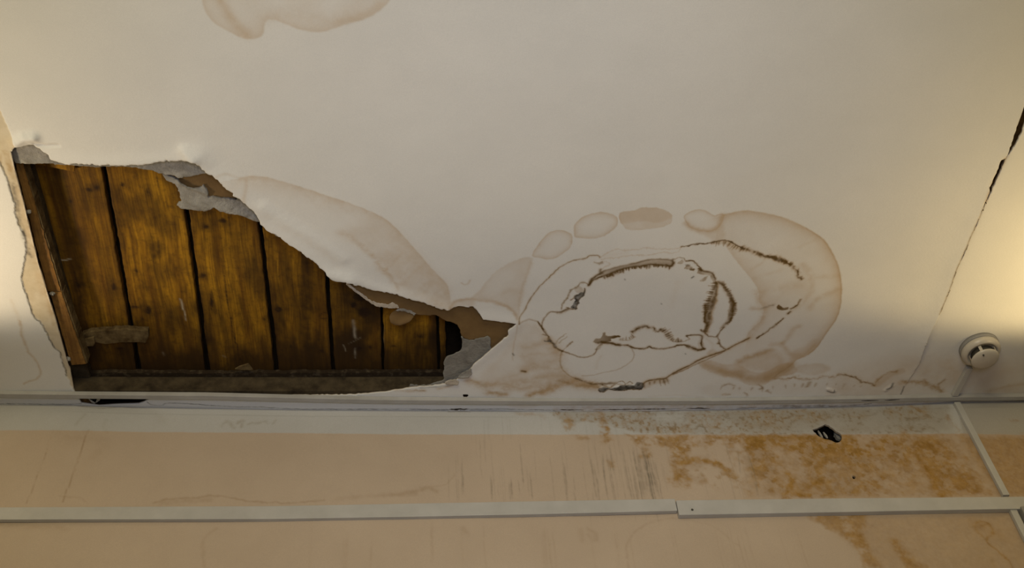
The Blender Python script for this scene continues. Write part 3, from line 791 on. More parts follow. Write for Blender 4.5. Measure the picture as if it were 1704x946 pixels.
# --- brown wash between the torn corner and the ring
C.fill(TAN, P_([(862, 545), (880, 536), (900, 546), (912, 562), (930, 582), (932, 604), (940, 620), (960, 634), (990, 642), (990, 650), (940, 640), (905, 636), (875, 636), (850, 644), (815, 640), (800, 622), (835, 590)], True), .26, 7, 0, 4, .6)
for q, w_, a_ in (([(925, 570), (905, 572), (870, 578)], 4, .25), ([(930, 584), (900, 590), (868, 592)], 4, .24), ([(932, 600), (905, 604), (880, 608)], 5, .26), ([(912, 566), (922, 578), (930, 590)], 5, .45),
               ([(935, 612), (900, 612), (870, 614)], 4, .3), ([(940, 622), (905, 628), (850, 640), (820, 640)], 6, .42), ([(960, 632), (920, 640), (880, 645), (842, 646)], 6, .42), ([(985, 640), (950, 636), (930, 640), (905, 650)], 5, .48),
               ([(990, 641), (970, 638), (955, 634)], 4, .65), ([(996, 645), (975, 643), (960, 640)], 5, .5), ([(780, 634), (800, 640), (820, 642)], 5, .55), ([(812, 654), (828, 657), (845, 657)], 3.5, .62),
               ([(880, 658), (892, 655), (905, 652), (925, 645)], 4.5, .70), ([(878, 600), (890, 606), (870, 620), (830, 632)], 4, .22)):
    C.stroke(TAN, P_(q), w_ * 1.9, a_ * .9, .5, 1.6); C.stroke(TAN, P_(q), w_ * .8, a_ * .4, .6, 1.6)
C.stroke(BRN, P_([(930, 634), (960, 640), (985, 642), (996, 644)]), 3.5, .40, .5, 1)
C.stroke(BRN, P_([(940, 626), (925, 640), (905, 648)]), 4, .16, .5, 1)
C.stroke(BRN, P_([(881, 658), (890, 656), (902, 652)]), 3.0, .34, .4, 1)
C.stroke(BRN, P_([(782, 633), (795, 638), (808, 643)]), 2.6, .22, .4, 1)
C.stroke(BRN, P_([(818, 654), (828, 656), (842, 657)]), 2.6, .28, .5, 1)
C.stroke(BRN, flat([(868, 618), (874, 619)]), 2.6, .7, .2, .3)
C.stroke(GRY, flat([(853, 589), (855, 592)]), 1.5, .6, .2, .3)
C.stroke(TAN, P_([(861, 540), (858, 560), (854, 580), (853, 600)]), 1.2, .3, .3, .6)
C.stroke(TAN, P_([(660, 650), (690, 652), (708, 652)]), 3, .4, .6)
C.stroke(BRN, P_([(690, 651), (706, 652)]), 1.4, .45, .6)
C.stroke(TAN, P_([(728, 648), (745, 644), (752, 643)]), 3, .45, .6)
C.stroke(GRY, P_([(700, 647), (725, 645), (755, 641)]), 2.2, .35, .5)
C.fill(TAN, P_([(836, 664), (870, 664), (900, 674), (870, 680), (845, 676)], True), .3, 3)

# --- crusty edge along the wall, right half
lowr = [(1289, 629), (1305, 633), (1320, 628), (1332, 631), (1345, 633), (1360, 631), (1375, 627), (1390, 629), (1400, 625), (1416, 627), (1428, 631), (1435, 636), (1446, 638), (1454, 641), (1460, 633), (1468, 627), (1478, 621), (1492, 618)]
C.stroke(BRN, P_(lowr), 1.3, .42, .8, 2.0)
C.stroke(BRN, P_(lowr[8:14]), 1.4, .55, .4, 1.5)
C.stroke(TAN, P_(lowr), 4, .35, .6, 2.0)
C.stroke(BRN, flat([(1343, 643), (1347, 638)]), 2.6, .55, .3, 1.0)
C.fill(TAN, P_([(1452, 642), (1462, 628), (1480, 620), (1500, 612), (1504, 620), (1482, 628), (1466, 642)], True), .45, 3)
C.stroke(BRN, P_([(1505, 636), (1525, 637), (1536, 634), (1545, 640), (1556, 645), (1568, 650)]), 3.5, .35, .9, 2.4)
C.stroke(TAN, P_([(1500, 637), (1530, 636), (1550, 642), (1570, 650)]), 5, .55, .7, 2.0)
C.stroke(BRN, flat([(1563, 640), (1571, 633)]), 2.2, .5, .3)
C.stroke(TAN, P_([(1540, 620), (1590, 640), (1575, 600)]), 12, .16, .8)
C.stroke(TAN, P_([(1650, 650), (1680, 642), (1720, 638)]), 4, .35, .6)
C.fill(TAN, P_([(1640, 655), (1655, 645), (1690, 641), (1720, 636), (1720, 656)], True), .2, 4)
C.fill(TAN, P_([(1190, 632), (1240, 644), (1290, 634), (1340, 640), (1440, 646), (1480, 652), (1480, 662), (1190, 662)], True), .10, 6, var=.9)
C.teeth(BRN, P_([(1200, 645), (1260, 646), (1330, 640), (1400, 640), (1450, 645)]), 7, 15, 1.1, .28, -1, seed=50)
for q in ([(1202, 643), (1215, 640), (1222, 643)], [(1204, 658), (1214, 657)], [(1262, 640), (1268, 645), (1264, 648)], [(1276, 650), (1282, 656)], [(1238, 655), (1243, 660)], [(1311, 631), (1318, 629)]): C.stroke(BRN, P_(q), 1.8, .42, .5, 1.5)
C.stroke(GRY, P_([(1377, 652), (1386, 654), (1389, 650)]), 1.5, .8, .2, .5)
C.stroke(GRY, P_([(1476, 647), (1482, 644), (1486, 638)]), 1.8, .75, .3, .8)
C.stroke(TAN, P_([(1080, 660), (1130, 658), (1170, 662)]), 2, .15)
for q in ((1039, 464), (1140, 588), (1180, 520), (1100, 505)): C.stroke(GRY, flat([q, (q[0] + 1, q[1] + 1)]), 1.2, .5, .1, .2)
C.stroke(TAN, P_([(1128, 470), (1122, 490), (1118, 510)]), 6, .07, .3)
C.fill(TAN, flat([(920, 676), (1130, 675), (1420, 672), (1580, 668), (1704, 664), (1704, 668), (1580, 671), (1420, 679), (1130, 684), (920, 686)]), .30, 2, var=.9, big=False)

# soft-edged tan tint along the wall and lower pools, right half
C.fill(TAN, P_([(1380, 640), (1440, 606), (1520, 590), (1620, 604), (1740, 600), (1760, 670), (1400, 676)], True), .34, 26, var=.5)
C.fill(TAN, P_([(1180, 606), (1215, 618), (1250, 628), (1290, 612), (1316, 606), (1318, 616), (1280, 636), (1240, 636), (1205, 626)], True), .40, 4, var=.5)
# small gaps and a split along the painted strip edge, right
C.stroke(GRY, P_([(1286, 676), (1330, 676), (1380, 675)]), 1.0, .6, .6, .5)

# --- relief of the ceiling skin (positive = up, into the cavity)
Zr = (fbm(U, V, .55, 71, 3) - .5) * .010 + (fbm(U, V, .12, 72, 3) - .5) * .0015
C.Z += Zr.astype(np.float32)
def relief(P, w, amp, closed=False, side=0, pw=2.0, pad=3.2):
    r = C.dist(P, w * pad, closed, .4)
    if r is None: return
    k, D, S, T, _, _ = r
    v = np.exp(-(D / w) ** pw)
    if side: v = np.where(S == side, v, 0)
    C.Z[k] += (v * amp).astype(np.float32)
# the skin sags and curls down along the torn diagonal
relief(flat([(330, 262), (343, 284), (393, 325), (438, 373), (491, 409), (548, 456), (576, 464)]), .030, -.0075)
relief(flat([(548, 456), (576, 464), (636, 483), (702, 501), (743, 515)]), .018, -.0040)
relief(flat([(60, 262), (110, 272), (192, 274), (275, 267), (320, 262)]), .020, -.0035)
relief(flat([(440, 345), (480, 372), (530, 402), (570, 430)]), .016, -.003)
# folded bits above the left corner
relief(flat([(28, 236), (42, 229), (56, 228)]), .011, -.010)
relief(flat([(58, 238), (76, 242), (96, 242)]), .0035, .003)
relief(flat([(308, 249), (314, 258), (320, 264)]), .012, -.005)
relief(flat([(804, 531), (830, 534), (859, 538), (846, 552), (817, 581), (790, 604)]), .02, -.003)
# torn wallpaper layer at left stands proud of the old plaster
r = C.sd(flat(left_band), .004, .5)
k, d, _t = r
C.Z[k] += (np.clip(d / .0015 + .5, 0, 1) * .0022).astype(np.float32)
# right crack: the left board hangs lower and its edge rolls down
k, D, S, T, _, _ = C.dist(flat(CR), .16, False, .3)
lo = -(.0035 + .0075 * np.clip((V[k] - V[k].min()) / (np.ptp(V[k]) + 1e-9), 0, 1)) * np.exp(-(D / .030) ** 1.4)
C.Z[k] += np.where(S == -1, lo, 0).astype(np.float32) * np.clip((T) * 6, 0, 1) * np.clip((1 - T) * 5, 0, 1)
relief(flat([(1671, 262), (1650, 306)]), .010, .0015)
relief(flat([(1378, 648), (1388, 652)]), .005, -.0022)
relief(flat([(1474, 649), (1484, 642)]), .006, -.0022)
relief(flat([(1003, 645), (1068, 642)]), .006, -.002)
C.Z *= (np.clip((V - ya + .9) / .7, 0, 1) * np.clip((U - xl + .9) / .7, 0, 1) * np.clip((xr + .9 - U) / .7, 0, 1)).astype(np.float32)

def place_c(u, v, d): return u, v, ZC + d
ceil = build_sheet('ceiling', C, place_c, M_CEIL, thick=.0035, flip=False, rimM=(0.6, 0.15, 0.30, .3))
tag(ceil, 'cream painted ceiling with brown ringed water stains and a torn opening', 'ceiling', kind='structure')
for p_ in (0,):
    pass

# ==================================================================== WALL
zb = onwall(852, 960)[2]
ZS = ticks([(0.0, zb, .25), (zb, ZC - .0, .0022)])
WX = ticks([(-3.2, xl, .12), (xl, at(740, 700)[0], .0035), (at(740, 700)[0], xr, .0019), (xr, 3.2, .12)])
U2, V2 = np.meshgrid(WX, ZS)
Wl = Sheet(U2.astype(np.float64), V2.astype(np.float64), 40)
WHT, OCH, DRK, TN = 0, 1, 2, 3
def Q_(pts, closed=False, n=4, sm=True):
    q = wflat(pts)
    return smooth(q, closed, n) if sm else q
Wl.fill(WHT, wflat([(-400, 600), (-400, 716), (0, 716.5), (460, 721.5), (700, 724), (900, 724), (1100, 723.5), (1400, 723.5), (1704, 724.5), (2100, 726), (2100, 600)]), 1.0, 1.2, var=0, warp=.25)
# scuffs and faint stains on the left
for q, w_, a_ in (([(88, 715), (74, 760), (58, 805), (44, 838)], .8, .5), ([(147, 716), (134, 755), (118, 800), (104, 836)], 1.0, .65), ([(142, 690), (132, 700), (126, 708)], 2.2, .3), ([(176, 700), (172, 712), (178, 720)], 3, .16)):
    Wl.stroke(TN, Q_(q), w_, a_, .3, .5)
for q, w_, a_ in (([(140, 725), (170, 740), (155, 760)], 14, .16), ([(100, 720), (120, 730)], 16, .14), ([(370, 710), (378, 702), (390, 712)], 3, .45), ([(396, 706), (404, 700), (402, 712)], 2.5, .5), ([(412, 708), (420, 706)], 2.2, .45), ([(425, 706), (440, 702), (444, 706)], 2.2, .45), ([(454, 706), (458, 700)], 2.2, .4),
               ([(255, 838), (280, 832), (310, 830), (350, 826), (378, 828), (410, 834), (470, 838), (540, 834)], 1.6, .45), ([(270, 838), (310, 834), (350, 832)], 5, .28), ([(100, 826), (130, 828), (142, 836)], 1.8, .22),
               ([(640, 826), (680, 820), (712, 814), (724, 818)], 4, .4), ([(560, 832), (620, 826), (690, 824)], 4, .2), ([(700, 812), (740, 808), (756, 790)], 1.5, .2),
               ([(384, 674), (392, 676), (402, 672)], 2, .5), ([(0, 872), (60, 876), (110, 880)], 6, .2), ([(1045, 946), (1046, 900), (1080, 870), (1120, 862)], 2.2, .22), ([(1120, 862), (1180, 874), (1230, 910)], 2, .12),
               ([(340, 946), (338, 900), (360, 880)], 2.5, .2), ([(980, 890), (990, 900), (992, 888), (978, 880)], 4, .22), ([(770, 880), (776, 890)], 5, .2), ([(965, 882), (970, 900)], 5, .18)):
    Wl.stroke(TN, Q_(q), w_, a_, .5, 1.2)
rw = random.Random(9)
# vertical runs, following true plumb lines
def runs(n, xa, xb, ya_, yb_, wr, ar, ch=DRK, lr=(20, 110)):
    for i in range(n):
        px = rw.uniform(xa, xb); py = rw.uniform(ya_, yb_); p = onwall(px, py); L = rw.uniform(*lr) * .0021
        z1 = p[2]; z0 = z1 - L
        q = np.array([(p[0] + rw.gauss(0, .0006), z1), (p[0] + rw.gauss(0, .0008), (z0 + z1) / 2), (p[0] + rw.gauss(0, .0008), z0)])
        Wl.stroke(ch, q, rw.uniform(*wr) * .85, rw.uniform(*ar) * .72, .6, .35, fade=True)
runs(26, 740, 1060, 725, 780, (.7, 1.2), (.12, .42), lr=(40, 105))
runs(10, 770, 1000, 790, 815, (.8, 1.5), (.25, .5), lr=(20, 40))
runs(26, 1050, 1092, 740, 790, (.8, 1.8), (.25, .65), lr=(30, 90))
runs(14, 975, 1060, 735, 780, (.8, 1.5), (.2, .55), lr=(40, 90))
runs(16, 1090, 1260, 725, 780, (.7, 1.3), (.1, .35), lr=(30, 90))
runs(24, 760, 1200, 686, 700, (.7, 1.2), (.06, .22), lr=(30, 70))
runs(22, 500, 1300, 862, 890, (1.2, 3), (.08, .22), TN, (50, 90))
runs(12, 1150, 1330, 862, 890, (.8, 1.4), (.08, .22), TN, (60, 110))
for q in ([(979, 748), (986, 785), (989, 812), (993, 830)], [(1003, 752), (1005, 790), (1011, 830)], [(881, 785), (884, 810), (886, 834)], [(938, 770), (942, 800), (944, 832)], [(816, 790), (818, 820), (819, 836)], [(850, 794), (852, 832)], [(770, 790), (771, 824)],
          [(1060, 765), (1066, 800), (1072, 830)], [(1074, 760), (1080, 800), (1084, 830)], [(1082, 770), (1090, 800), (1094, 824)], [(1240, 745), (1256, 790), (1262, 828)], [(1228, 750), (1232, 790)]):
    Wl.stroke(DRK, wflat(q), 1.2, .42, .5, .35, fade=True)
# speckled grime on the white band
kk = Wl.sd(wflat([(905, 684), (1130, 682), (1400, 677), (1580, 670), (1590, 724), (1100, 724), (1060, 722), (1010, 708), (970, 704), (945, 712), (930, 700)]), .006, 1.0)
k, d, _t = kk
n = fbm(U2[k], V2[k], .0075, 91, 4); nb = fbm(U2[k], V2[k], .06, 92, 3); nf = fbm(U2[k], V2[k], .022, 93, 4)
fade = np.clip(d / .012, 0, 1) * np.clip((nb - .22) * 4, .25, 1)
ridge = 1 - np.abs(nf - .5) * 9
Wl.put(TN, k, fade * .42)
Wl.put(TN, k, fade * np.clip((n - .48) * 5, 0, 1) * .45)
Wl.put(OCH, k, fade * np.clip((n - .54) * 6, 0, 1) * np.clip((nb - .35) * 3, 0, 1) * .55)
Wl.put(OCH, k, fade * np.clip(ridge, 0, 1) * np.clip((nb - .38) * 4, 0, 1) * .35)
Wl.put(DRK, k, fade * np.clip((n - .60) * 7, 0, 1) * .40)
kr = Wl.sd(wflat([(1590, 668), (1760, 664), (1760, 726), (1600, 724)]), .006, 1.0)
Wl.put(TN, kr[0], np.clip(kr[1] / .006, 0, 1) * .45)
kr = Wl.sd(wflat([(1180, 680), (1400, 676), (1580, 669), (1590, 724), (1240, 724)]), .03, 1.0)
Wl.put(TN, kr[0], np.clip(kr[1] / .03 + .2, 0, 1) * .50)
# ochre damp on the beige paint, right third
def damp(poly, amt, thr, s, seed, ch=OCH, soft=.012):
    r = Wl.sd(wflat(poly), .02, 2.2)
    if r is None: return
    k, d, _ = r
    n = fbm(U2[k], V2[k], s, seed, 6)
    nn_ = fbm(U2[k], V2[k], .006, seed + 11, 3)
    nl = fbm(U2[k] * 1.0, V2[k] * .45, s * 1.6, seed + 5, 4)
    v = np.clip(((n * .6 + nl * .4 + (nn_ - .5) * .16) - thr) * 8, 0, 1) * np.clip(d / soft + .3, 0, 1) * (.7 + .6 * nn_)
    Wl.put(ch, k, v * amt)
damp([(1236, 724), (1352, 724), (1400, 732), (1396, 760), (1330, 758), (1300, 745), (1268, 748), (1240, 752)], .88, .22, .04, 101)
damp([(1400, 724), (1500, 724), (1505, 750), (1470, 762), (1420, 764), (1398, 750)], .85, .40, .03, 102)
damp([(1236, 724), (1570, 724), (1640, 824), (1380, 830), (1290, 828), (1262, 800), (1250, 760)], .70, .44, .045, 103)
damp([(1236, 724), (1590, 724), (1660, 828), (1240, 830)], .40, .15, .08, 104, soft=.03)
damp([(1590, 724), (1990, 724), (2020, 824), (1660, 828)], .62, .10, .10, 105, soft=.02)
damp([(1040, 724), (1240, 724), (1236, 740), (1150, 745), (1145, 770), (1120, 775), (1112, 745), (1060, 742)], .75, .42, .03, 106)
kq = Wl.sd(wflat([(1110, 724), (1600, 724), (1662, 829), (1250, 830), (1120, 800)]), .02, 2.0)
kk_ = kq[0]; na = fbm(U2[kk_], V2[kk_], .013, 301, 5); nb_ = fbm(U2[kk_], V2[kk_], .035, 302, 4)
Wl.put(OCH, kk_, np.clip(kq[1] / .02, 0, 1) * np.clip((na - .50) * 8, 0, 1) * np.clip((nb_ - .36) * 5, 0, 1) * .42)
Wl.M[kk_ + (OCH,)] *= 1 - np.clip(kq[1] / .02, 0, 1) * np.clip((.47 - na) * 8, 0, .38)
Wl.put(TN, kk_, np.clip(kq[1] / .02, 0, 1) * np.clip((nb_ - .45) * 5, 0, 1) * .3)
for q, w_, a_ in (([(1128, 735), (1134, 760), (1132, 775), (1150, 768), (1180, 768), (1200, 776), (1215, 790), (1222, 796)], 4.5, .60), ([(1125, 770), (1130, 790), (1122, 800)], 7, .50), ([(1120, 800), (1130, 809), (1144, 808), (1148, 798), (1140, 790)], 4.0, .62), ([(1124, 792), (1140, 800), (1130, 805)], 5, .45),
               ([(1000, 688), (1005, 712), (1008, 730)], 5.5, .42), ([(1003, 712), (1010, 728), (1002, 734)], 4, .60), ([(960, 728), (975, 730)], 3, .3), ([(1074, 748), (1076, 758), (1070, 760)], 4.5, .55), ([(1016, 770), (1018, 774)], 4, .4), ([(950, 705), (946, 714), (938, 706), (948, 700)], 3.6, .40), ([(970, 700), (974, 692)], 2.4, .4),
               ([(1310, 790), (1320, 800), (1312, 815), (1306, 828), (1330, 824), (1345, 826)], 5, .68), ([(1354, 804), (1360, 800), (1366, 796)], 4, .78), ([(1330, 820), (1348, 810), (1360, 806), (1380, 802)], 3.5, .5), ([(1400, 750), (1408, 770), (1414, 780)], 4, .55), ([(1250, 755), (1254, 780), (1262, 810)], 3, .42),
               ([(1508, 724), (1520, 745), (1530, 768), (1546, 785), (1556, 805), (1566, 824)], 5.5, .58), ([(1548, 790), (1560, 812), (1566, 822)], 5, .45), ([(1500, 770), (1512, 778)], 4, .4), ([(1545, 735), (1560, 745), (1575, 740)], 7, .35), ([(1600, 800), (1612, 806), (1604, 792)], 7, .45), ([(1630, 812), (1640, 818)], 6, .45), ([(1270, 768), (1300, 772)], 4, .3),
               ([(1480, 796), (1500, 806), (1512, 806)], 3, .35), ([(1600, 752), (1612, 770)], 5, .3), ([(1672, 800), (1680, 797)], 3, .35), ([(1684, 700), (1690, 700)], 3, .3), ([(860, 688), (880, 692), (905, 694)], 3.5, .26), ([(1150, 700), (1140, 712)], 3, .35), ([(1575, 690), (1590, 712), (1600, 726)], 3, .35)):
    Wl.stroke(OCH, Q_(q), w_ * 1.3, min(1, a_ * 1.3), .8, 2.8)
# below the trunking
damp([(1340, 852), (1450, 850), (1446, 862), (1440, 875), (1432, 885), (1445, 900), (1455, 925), (1470, 946), (1440, 950), (1425, 915), (1400, 890), (1375, 880), (1355, 868)], .62, .36, .022, 107)
damp([(1480, 895), (1500, 900), (1512, 918), (1525, 935), (1560, 946), (1510, 950), (1495, 930), (1484, 912)], .62, .38, .022, 108)
damp([(1340, 852), (1960, 846), (1980, 960), (1460, 960), (1420, 910)], .32, .15, .1, 109, soft=.04)
for q, w_, a_ in (([(1380, 856), (1410, 857), (1446, 856)], 3.5, .6), ([(1345, 858), (1360, 868), (1362, 860)], 4, .5), ([(1410, 892), (1430, 892), (1436, 902), (1422, 910)], 5, .5), ([(1490, 902), (1500, 916), (1512, 922)], 4.5, .5), ([(1510, 928), (1514, 936), (1508, 930)], 3, .5),
               ([(1624, 870), (1634, 868), (1648, 874), (1652, 886), (1642, 895), (1646, 905), (1656, 914), (1668, 924), (1680, 935)], 2.2, .60), ([(1622, 874), (1628, 888), (1642, 900)], 2.6, .45), ([(1632, 876), (1642, 872)], 4, .5), ([(1650, 935), (1652, 946)], 2.6, .5), ([(1620, 872), (1660, 890)], 12, .25)):
    Wl.stroke(OCH, Q_(q), w_, a_, .5, 1.6)
# top of the wall: dark crack line continues
for seg in ([(130, 676), (165, 680), (200, 678)], [(205, 678), (240, 679)], [(922, 686), (1130, 684)], [(746, 686), (782, 686)]):
    Wl.stroke(DRK, Q_(seg), 1.0, .5, .5, .4)
Wl.stroke(TN, Q_([(0, 676), (120, 678), (240, 684), (270, 700)]), 10, .12, .3)
# openings in the wall
WHOLE = [(1352, 715.5), (1360, 713.5), (1366, 710.5), (1373, 706.5), (1380, 709), (1386, 713.5), (1392, 719), (1398, 722), (1401, 727), (1400, 733), (1396, 736.5), (1390, 737), (1384, 734), (1378, 732), (1371, 731), (1366, 728), (1359, 724)]
Wl.cut(wflat(ragged(WHOLE, True, 2.5, .8, 7)))
Wl.cut(wflat([(1419, 792), (1423, 793), (1424, 796), (1421, 798), (1418, 796)]))
# relief
Wl.Z += ((fbm(U2, V2, .5, 171, 3) - .5) * .006 + (fbm(U2, V2, .06, 172, 3) - .5) * .0010).astype(np.float32)
k = (slice(None), slice(None))
crust = np.clip((Wl.M[..., OCH] - .25) * 1.5, 0, 1)
Wl.Z += (crust * (fbm(U2, V2, .012, 173, 3) - .5) * .0016).astype(np.float32)
Wl.Z *= (np.clip((V2 - zb + .7) / .6, 0, 1) * (V2 < ZC - .02)).astype(np.float32)
def place_w(u, v, d): return u, wall_y(u) + d, v
wall = build_sheet('wall_back', Wl, place_w, M_WALL, thick=.006, flip=True, rimM=(.0, .3, .5, .5))
tag(wall, 'beige wall with a white band along its top and ochre damp stains', 'wall', kind='structure')

# cavities behind the openings
def box(name, x0_, x1_, y0_, y1_, z0_, z1_, mat, parent=None, **kw):
    v = [(x, y, z) for z in (z0_, z1_) for (x, y) in ((x0_, y0_), (x1_, y0_), (x1_, y1_), (x0_, y1_))]
    f = [(3, 2, 1, 0), (4, 5, 6, 7), (0, 1, 5, 4), (1, 2, 6, 5), (2, 3, 7, 6), (3, 0, 4, 7)]
    return mesh(name, v, f, mat, parent, **kw)
hc = onwall(1378, 722)
def pocket(name, xa, xb, yf, yk, za, zb_, mat, parent):
    v = [(x, y, z) for z in (za, zb_) for (x, y) in ((xa, yf), (xb, yf), (xb, yk), (xa, yk))]
    f = [(0, 3, 2, 1), (4, 5, 6, 7), (1, 2, 6, 5), (2, 3, 7, 6), (3, 0, 4, 7)]
    return mesh(name, v, [q[::-1] for q in f], mat, parent)
pocket('wall_cavity', hc[0] - .05, hc[0] + .05, hc[1] + .007, hc[1] + .07, hc[2] - .06, hc[2] + .055, M_DARK, wall)
nh = onwall(1421, 795)
pocket('wall_cavity', nh[0] - .01, nh[0] + .01, nh[1] + .007, nh[1] + .03, nh[2] - .01, nh[2] + .01, M_DARK, wall)
# broken lath ends showing in the wall opening
def stick(name, pa, pb, w_, mat, parent=None, n=7, seed=0, taper=.6):
    r = random.Random(seed); pa = np.array(pa); pb = np.array(pb); d = pb - pa; d /= np.linalg.norm(d)
    a = np.cross(d, [0, 1, 0]); a /= np.linalg.norm(a); b_ = np.cross(d, a)
    rings = []
    for i in range(n):
        t = i / (n - 1); c = pa + (pb - pa) * t + a * r.gauss(0, w_ * .12); s_ = w_ * (1 - (1 - taper) * abs(2 * t - 1) ** 2) * r.uniform(.85, 1.15)
        rings.append([c + a * s_ + b_ * s_ * .6, c - a * s_ + b_ * s_ * .6, c - a * s_ - b_ * s_ * .6, c + a * s_ - b_ * s_ * .6])
    v, f = bar(rings)
    return mesh(name, v, f, mat, parent)
for i, (a, b_, lab) in enumerate((((1361, 717), (1369, 730), 'pale splinter of broken lath inside the wall hole, left one'), ((1370, 720), (1377, 730), 'pale splinter of broken lath inside the wall hole, right one'))):
    o = stick('lath_splinter', onwall(*a, -.014), onwall(*b_, -.012), .0026, M_GREY, seed=i)
    tag(o, lab, 'splinter', 'splinters in the wall hole')
# ragged mortar lump at the right edge of the hole
o = stick('mortar_lump', onwall(1390, 719, -.02), onwall(1399, 733, -.02), .009, M_GREYD, seed=8)
tag(o, 'dark grey mortar lump inside the right edge of the wall hole', 'mortar')

# ==================================================================== CAVITY ABOVE THE TORN OPENING
ZB = ZC + .070
lines = [((-38, 262), (72, 640)), ((46, 262), (137, 640)), ((169, 262), (235.5, 640)), ((299, 262), (349, 640)), ((420, 262), (463, 640)), ((531, 262), (556, 640)), ((630, 262), (638, 640)), ((722, 262), (731, 640)), ((742, 262), (744, 640)), ((800, 262), (806, 640))]
half = [0, 4.0, 4.2, 4.0, 3.8, 3.3, 2.2, 2.4, 2.2, 2]
def lx(i, py):
    (a, b_), (c, d) = lines[i]; return a + (c - a) * (py - b_) / (d - b_)
plab = ['leftmost orange-brown pine board in the torn ceiling, half hidden behind the batten', 'wide golden pine board with a black knot pair, second board from the left',
        'golden pine board with dark smudge and a thin white scratch, third from the left', 'brown pine board with a long hairline split, fourth from the left',
        'bright amber pine board with a round knot near its right edge, fifth from the left', 'dirty brown pine board with a broken white streak, sixth from the left',
        'short amber pine board below the hanging paper flap, seventh from the left', 'narrow pine strip at the right end of the board row', None]
knots = {1: [(148, 316, 5, 3), (160, 312, 4, 2.5), (118, 336, 2.5, 2), (131, 476, 4, 4), (188, 478, 3.5, 6), (133, 495, 1, 14), (200, 580, 4, 2)],
         2: [(203, 308, 3, 3), (246, 318, 2.5, 4), (227, 452, 2, 2), (247, 518, 5, 7), (238, 532, 2, 2), (222, 512, 9, 1.5), (218, 583, 6, 2)],
         3: [(344, 379, 5, 3), (352, 502, 2.5, 7), (370, 368, 8, 4), (338, 458, 5, 3), (440, 532, 2, 2)],
         4: [(436, 460, 3, 5), (463, 515, 5, 4), (484, 577, 2, 2), (535, 585, 4, 2), (440, 420, 2, 2)],
         5: [(588, 508, 5, 4), (595, 580, 8, 4), (617, 578, 3, 2), (600, 495, 14, 6), (607, 520, 10, 9)],
         6: [(655, 575, 3, 2), (700, 560, 4, 2)], 7: [(727, 540, 3, 4)], 0: []}
scr = {1: [([(103, 433), (110, 433), (118, 431)], 1.1, .7)], 2: [([(300, 500), (303, 508), (304, 516)], 1.5, .6), ([(304, 514), (307, 524), (309, 535)], 1.0, .7), ([(271, 588), (273, 592)], 1.8, .25)],
       5: [([(588, 534), (590, 548), (591, 562)], 2.2, .55), ([(591, 580), (591, 596)], 1.4, .4), ([(572, 575), (575, 585)], 1.0, .3), ([(580, 573), (600, 562)], .8, .25)], 6: [([(637, 540), (637, 580)], 1.5, .3)], 7: [([(727, 542), (727, 556)], 1.8, .5)], 3: [([(371, 592), (375, 594)], 1.8, .2)]}
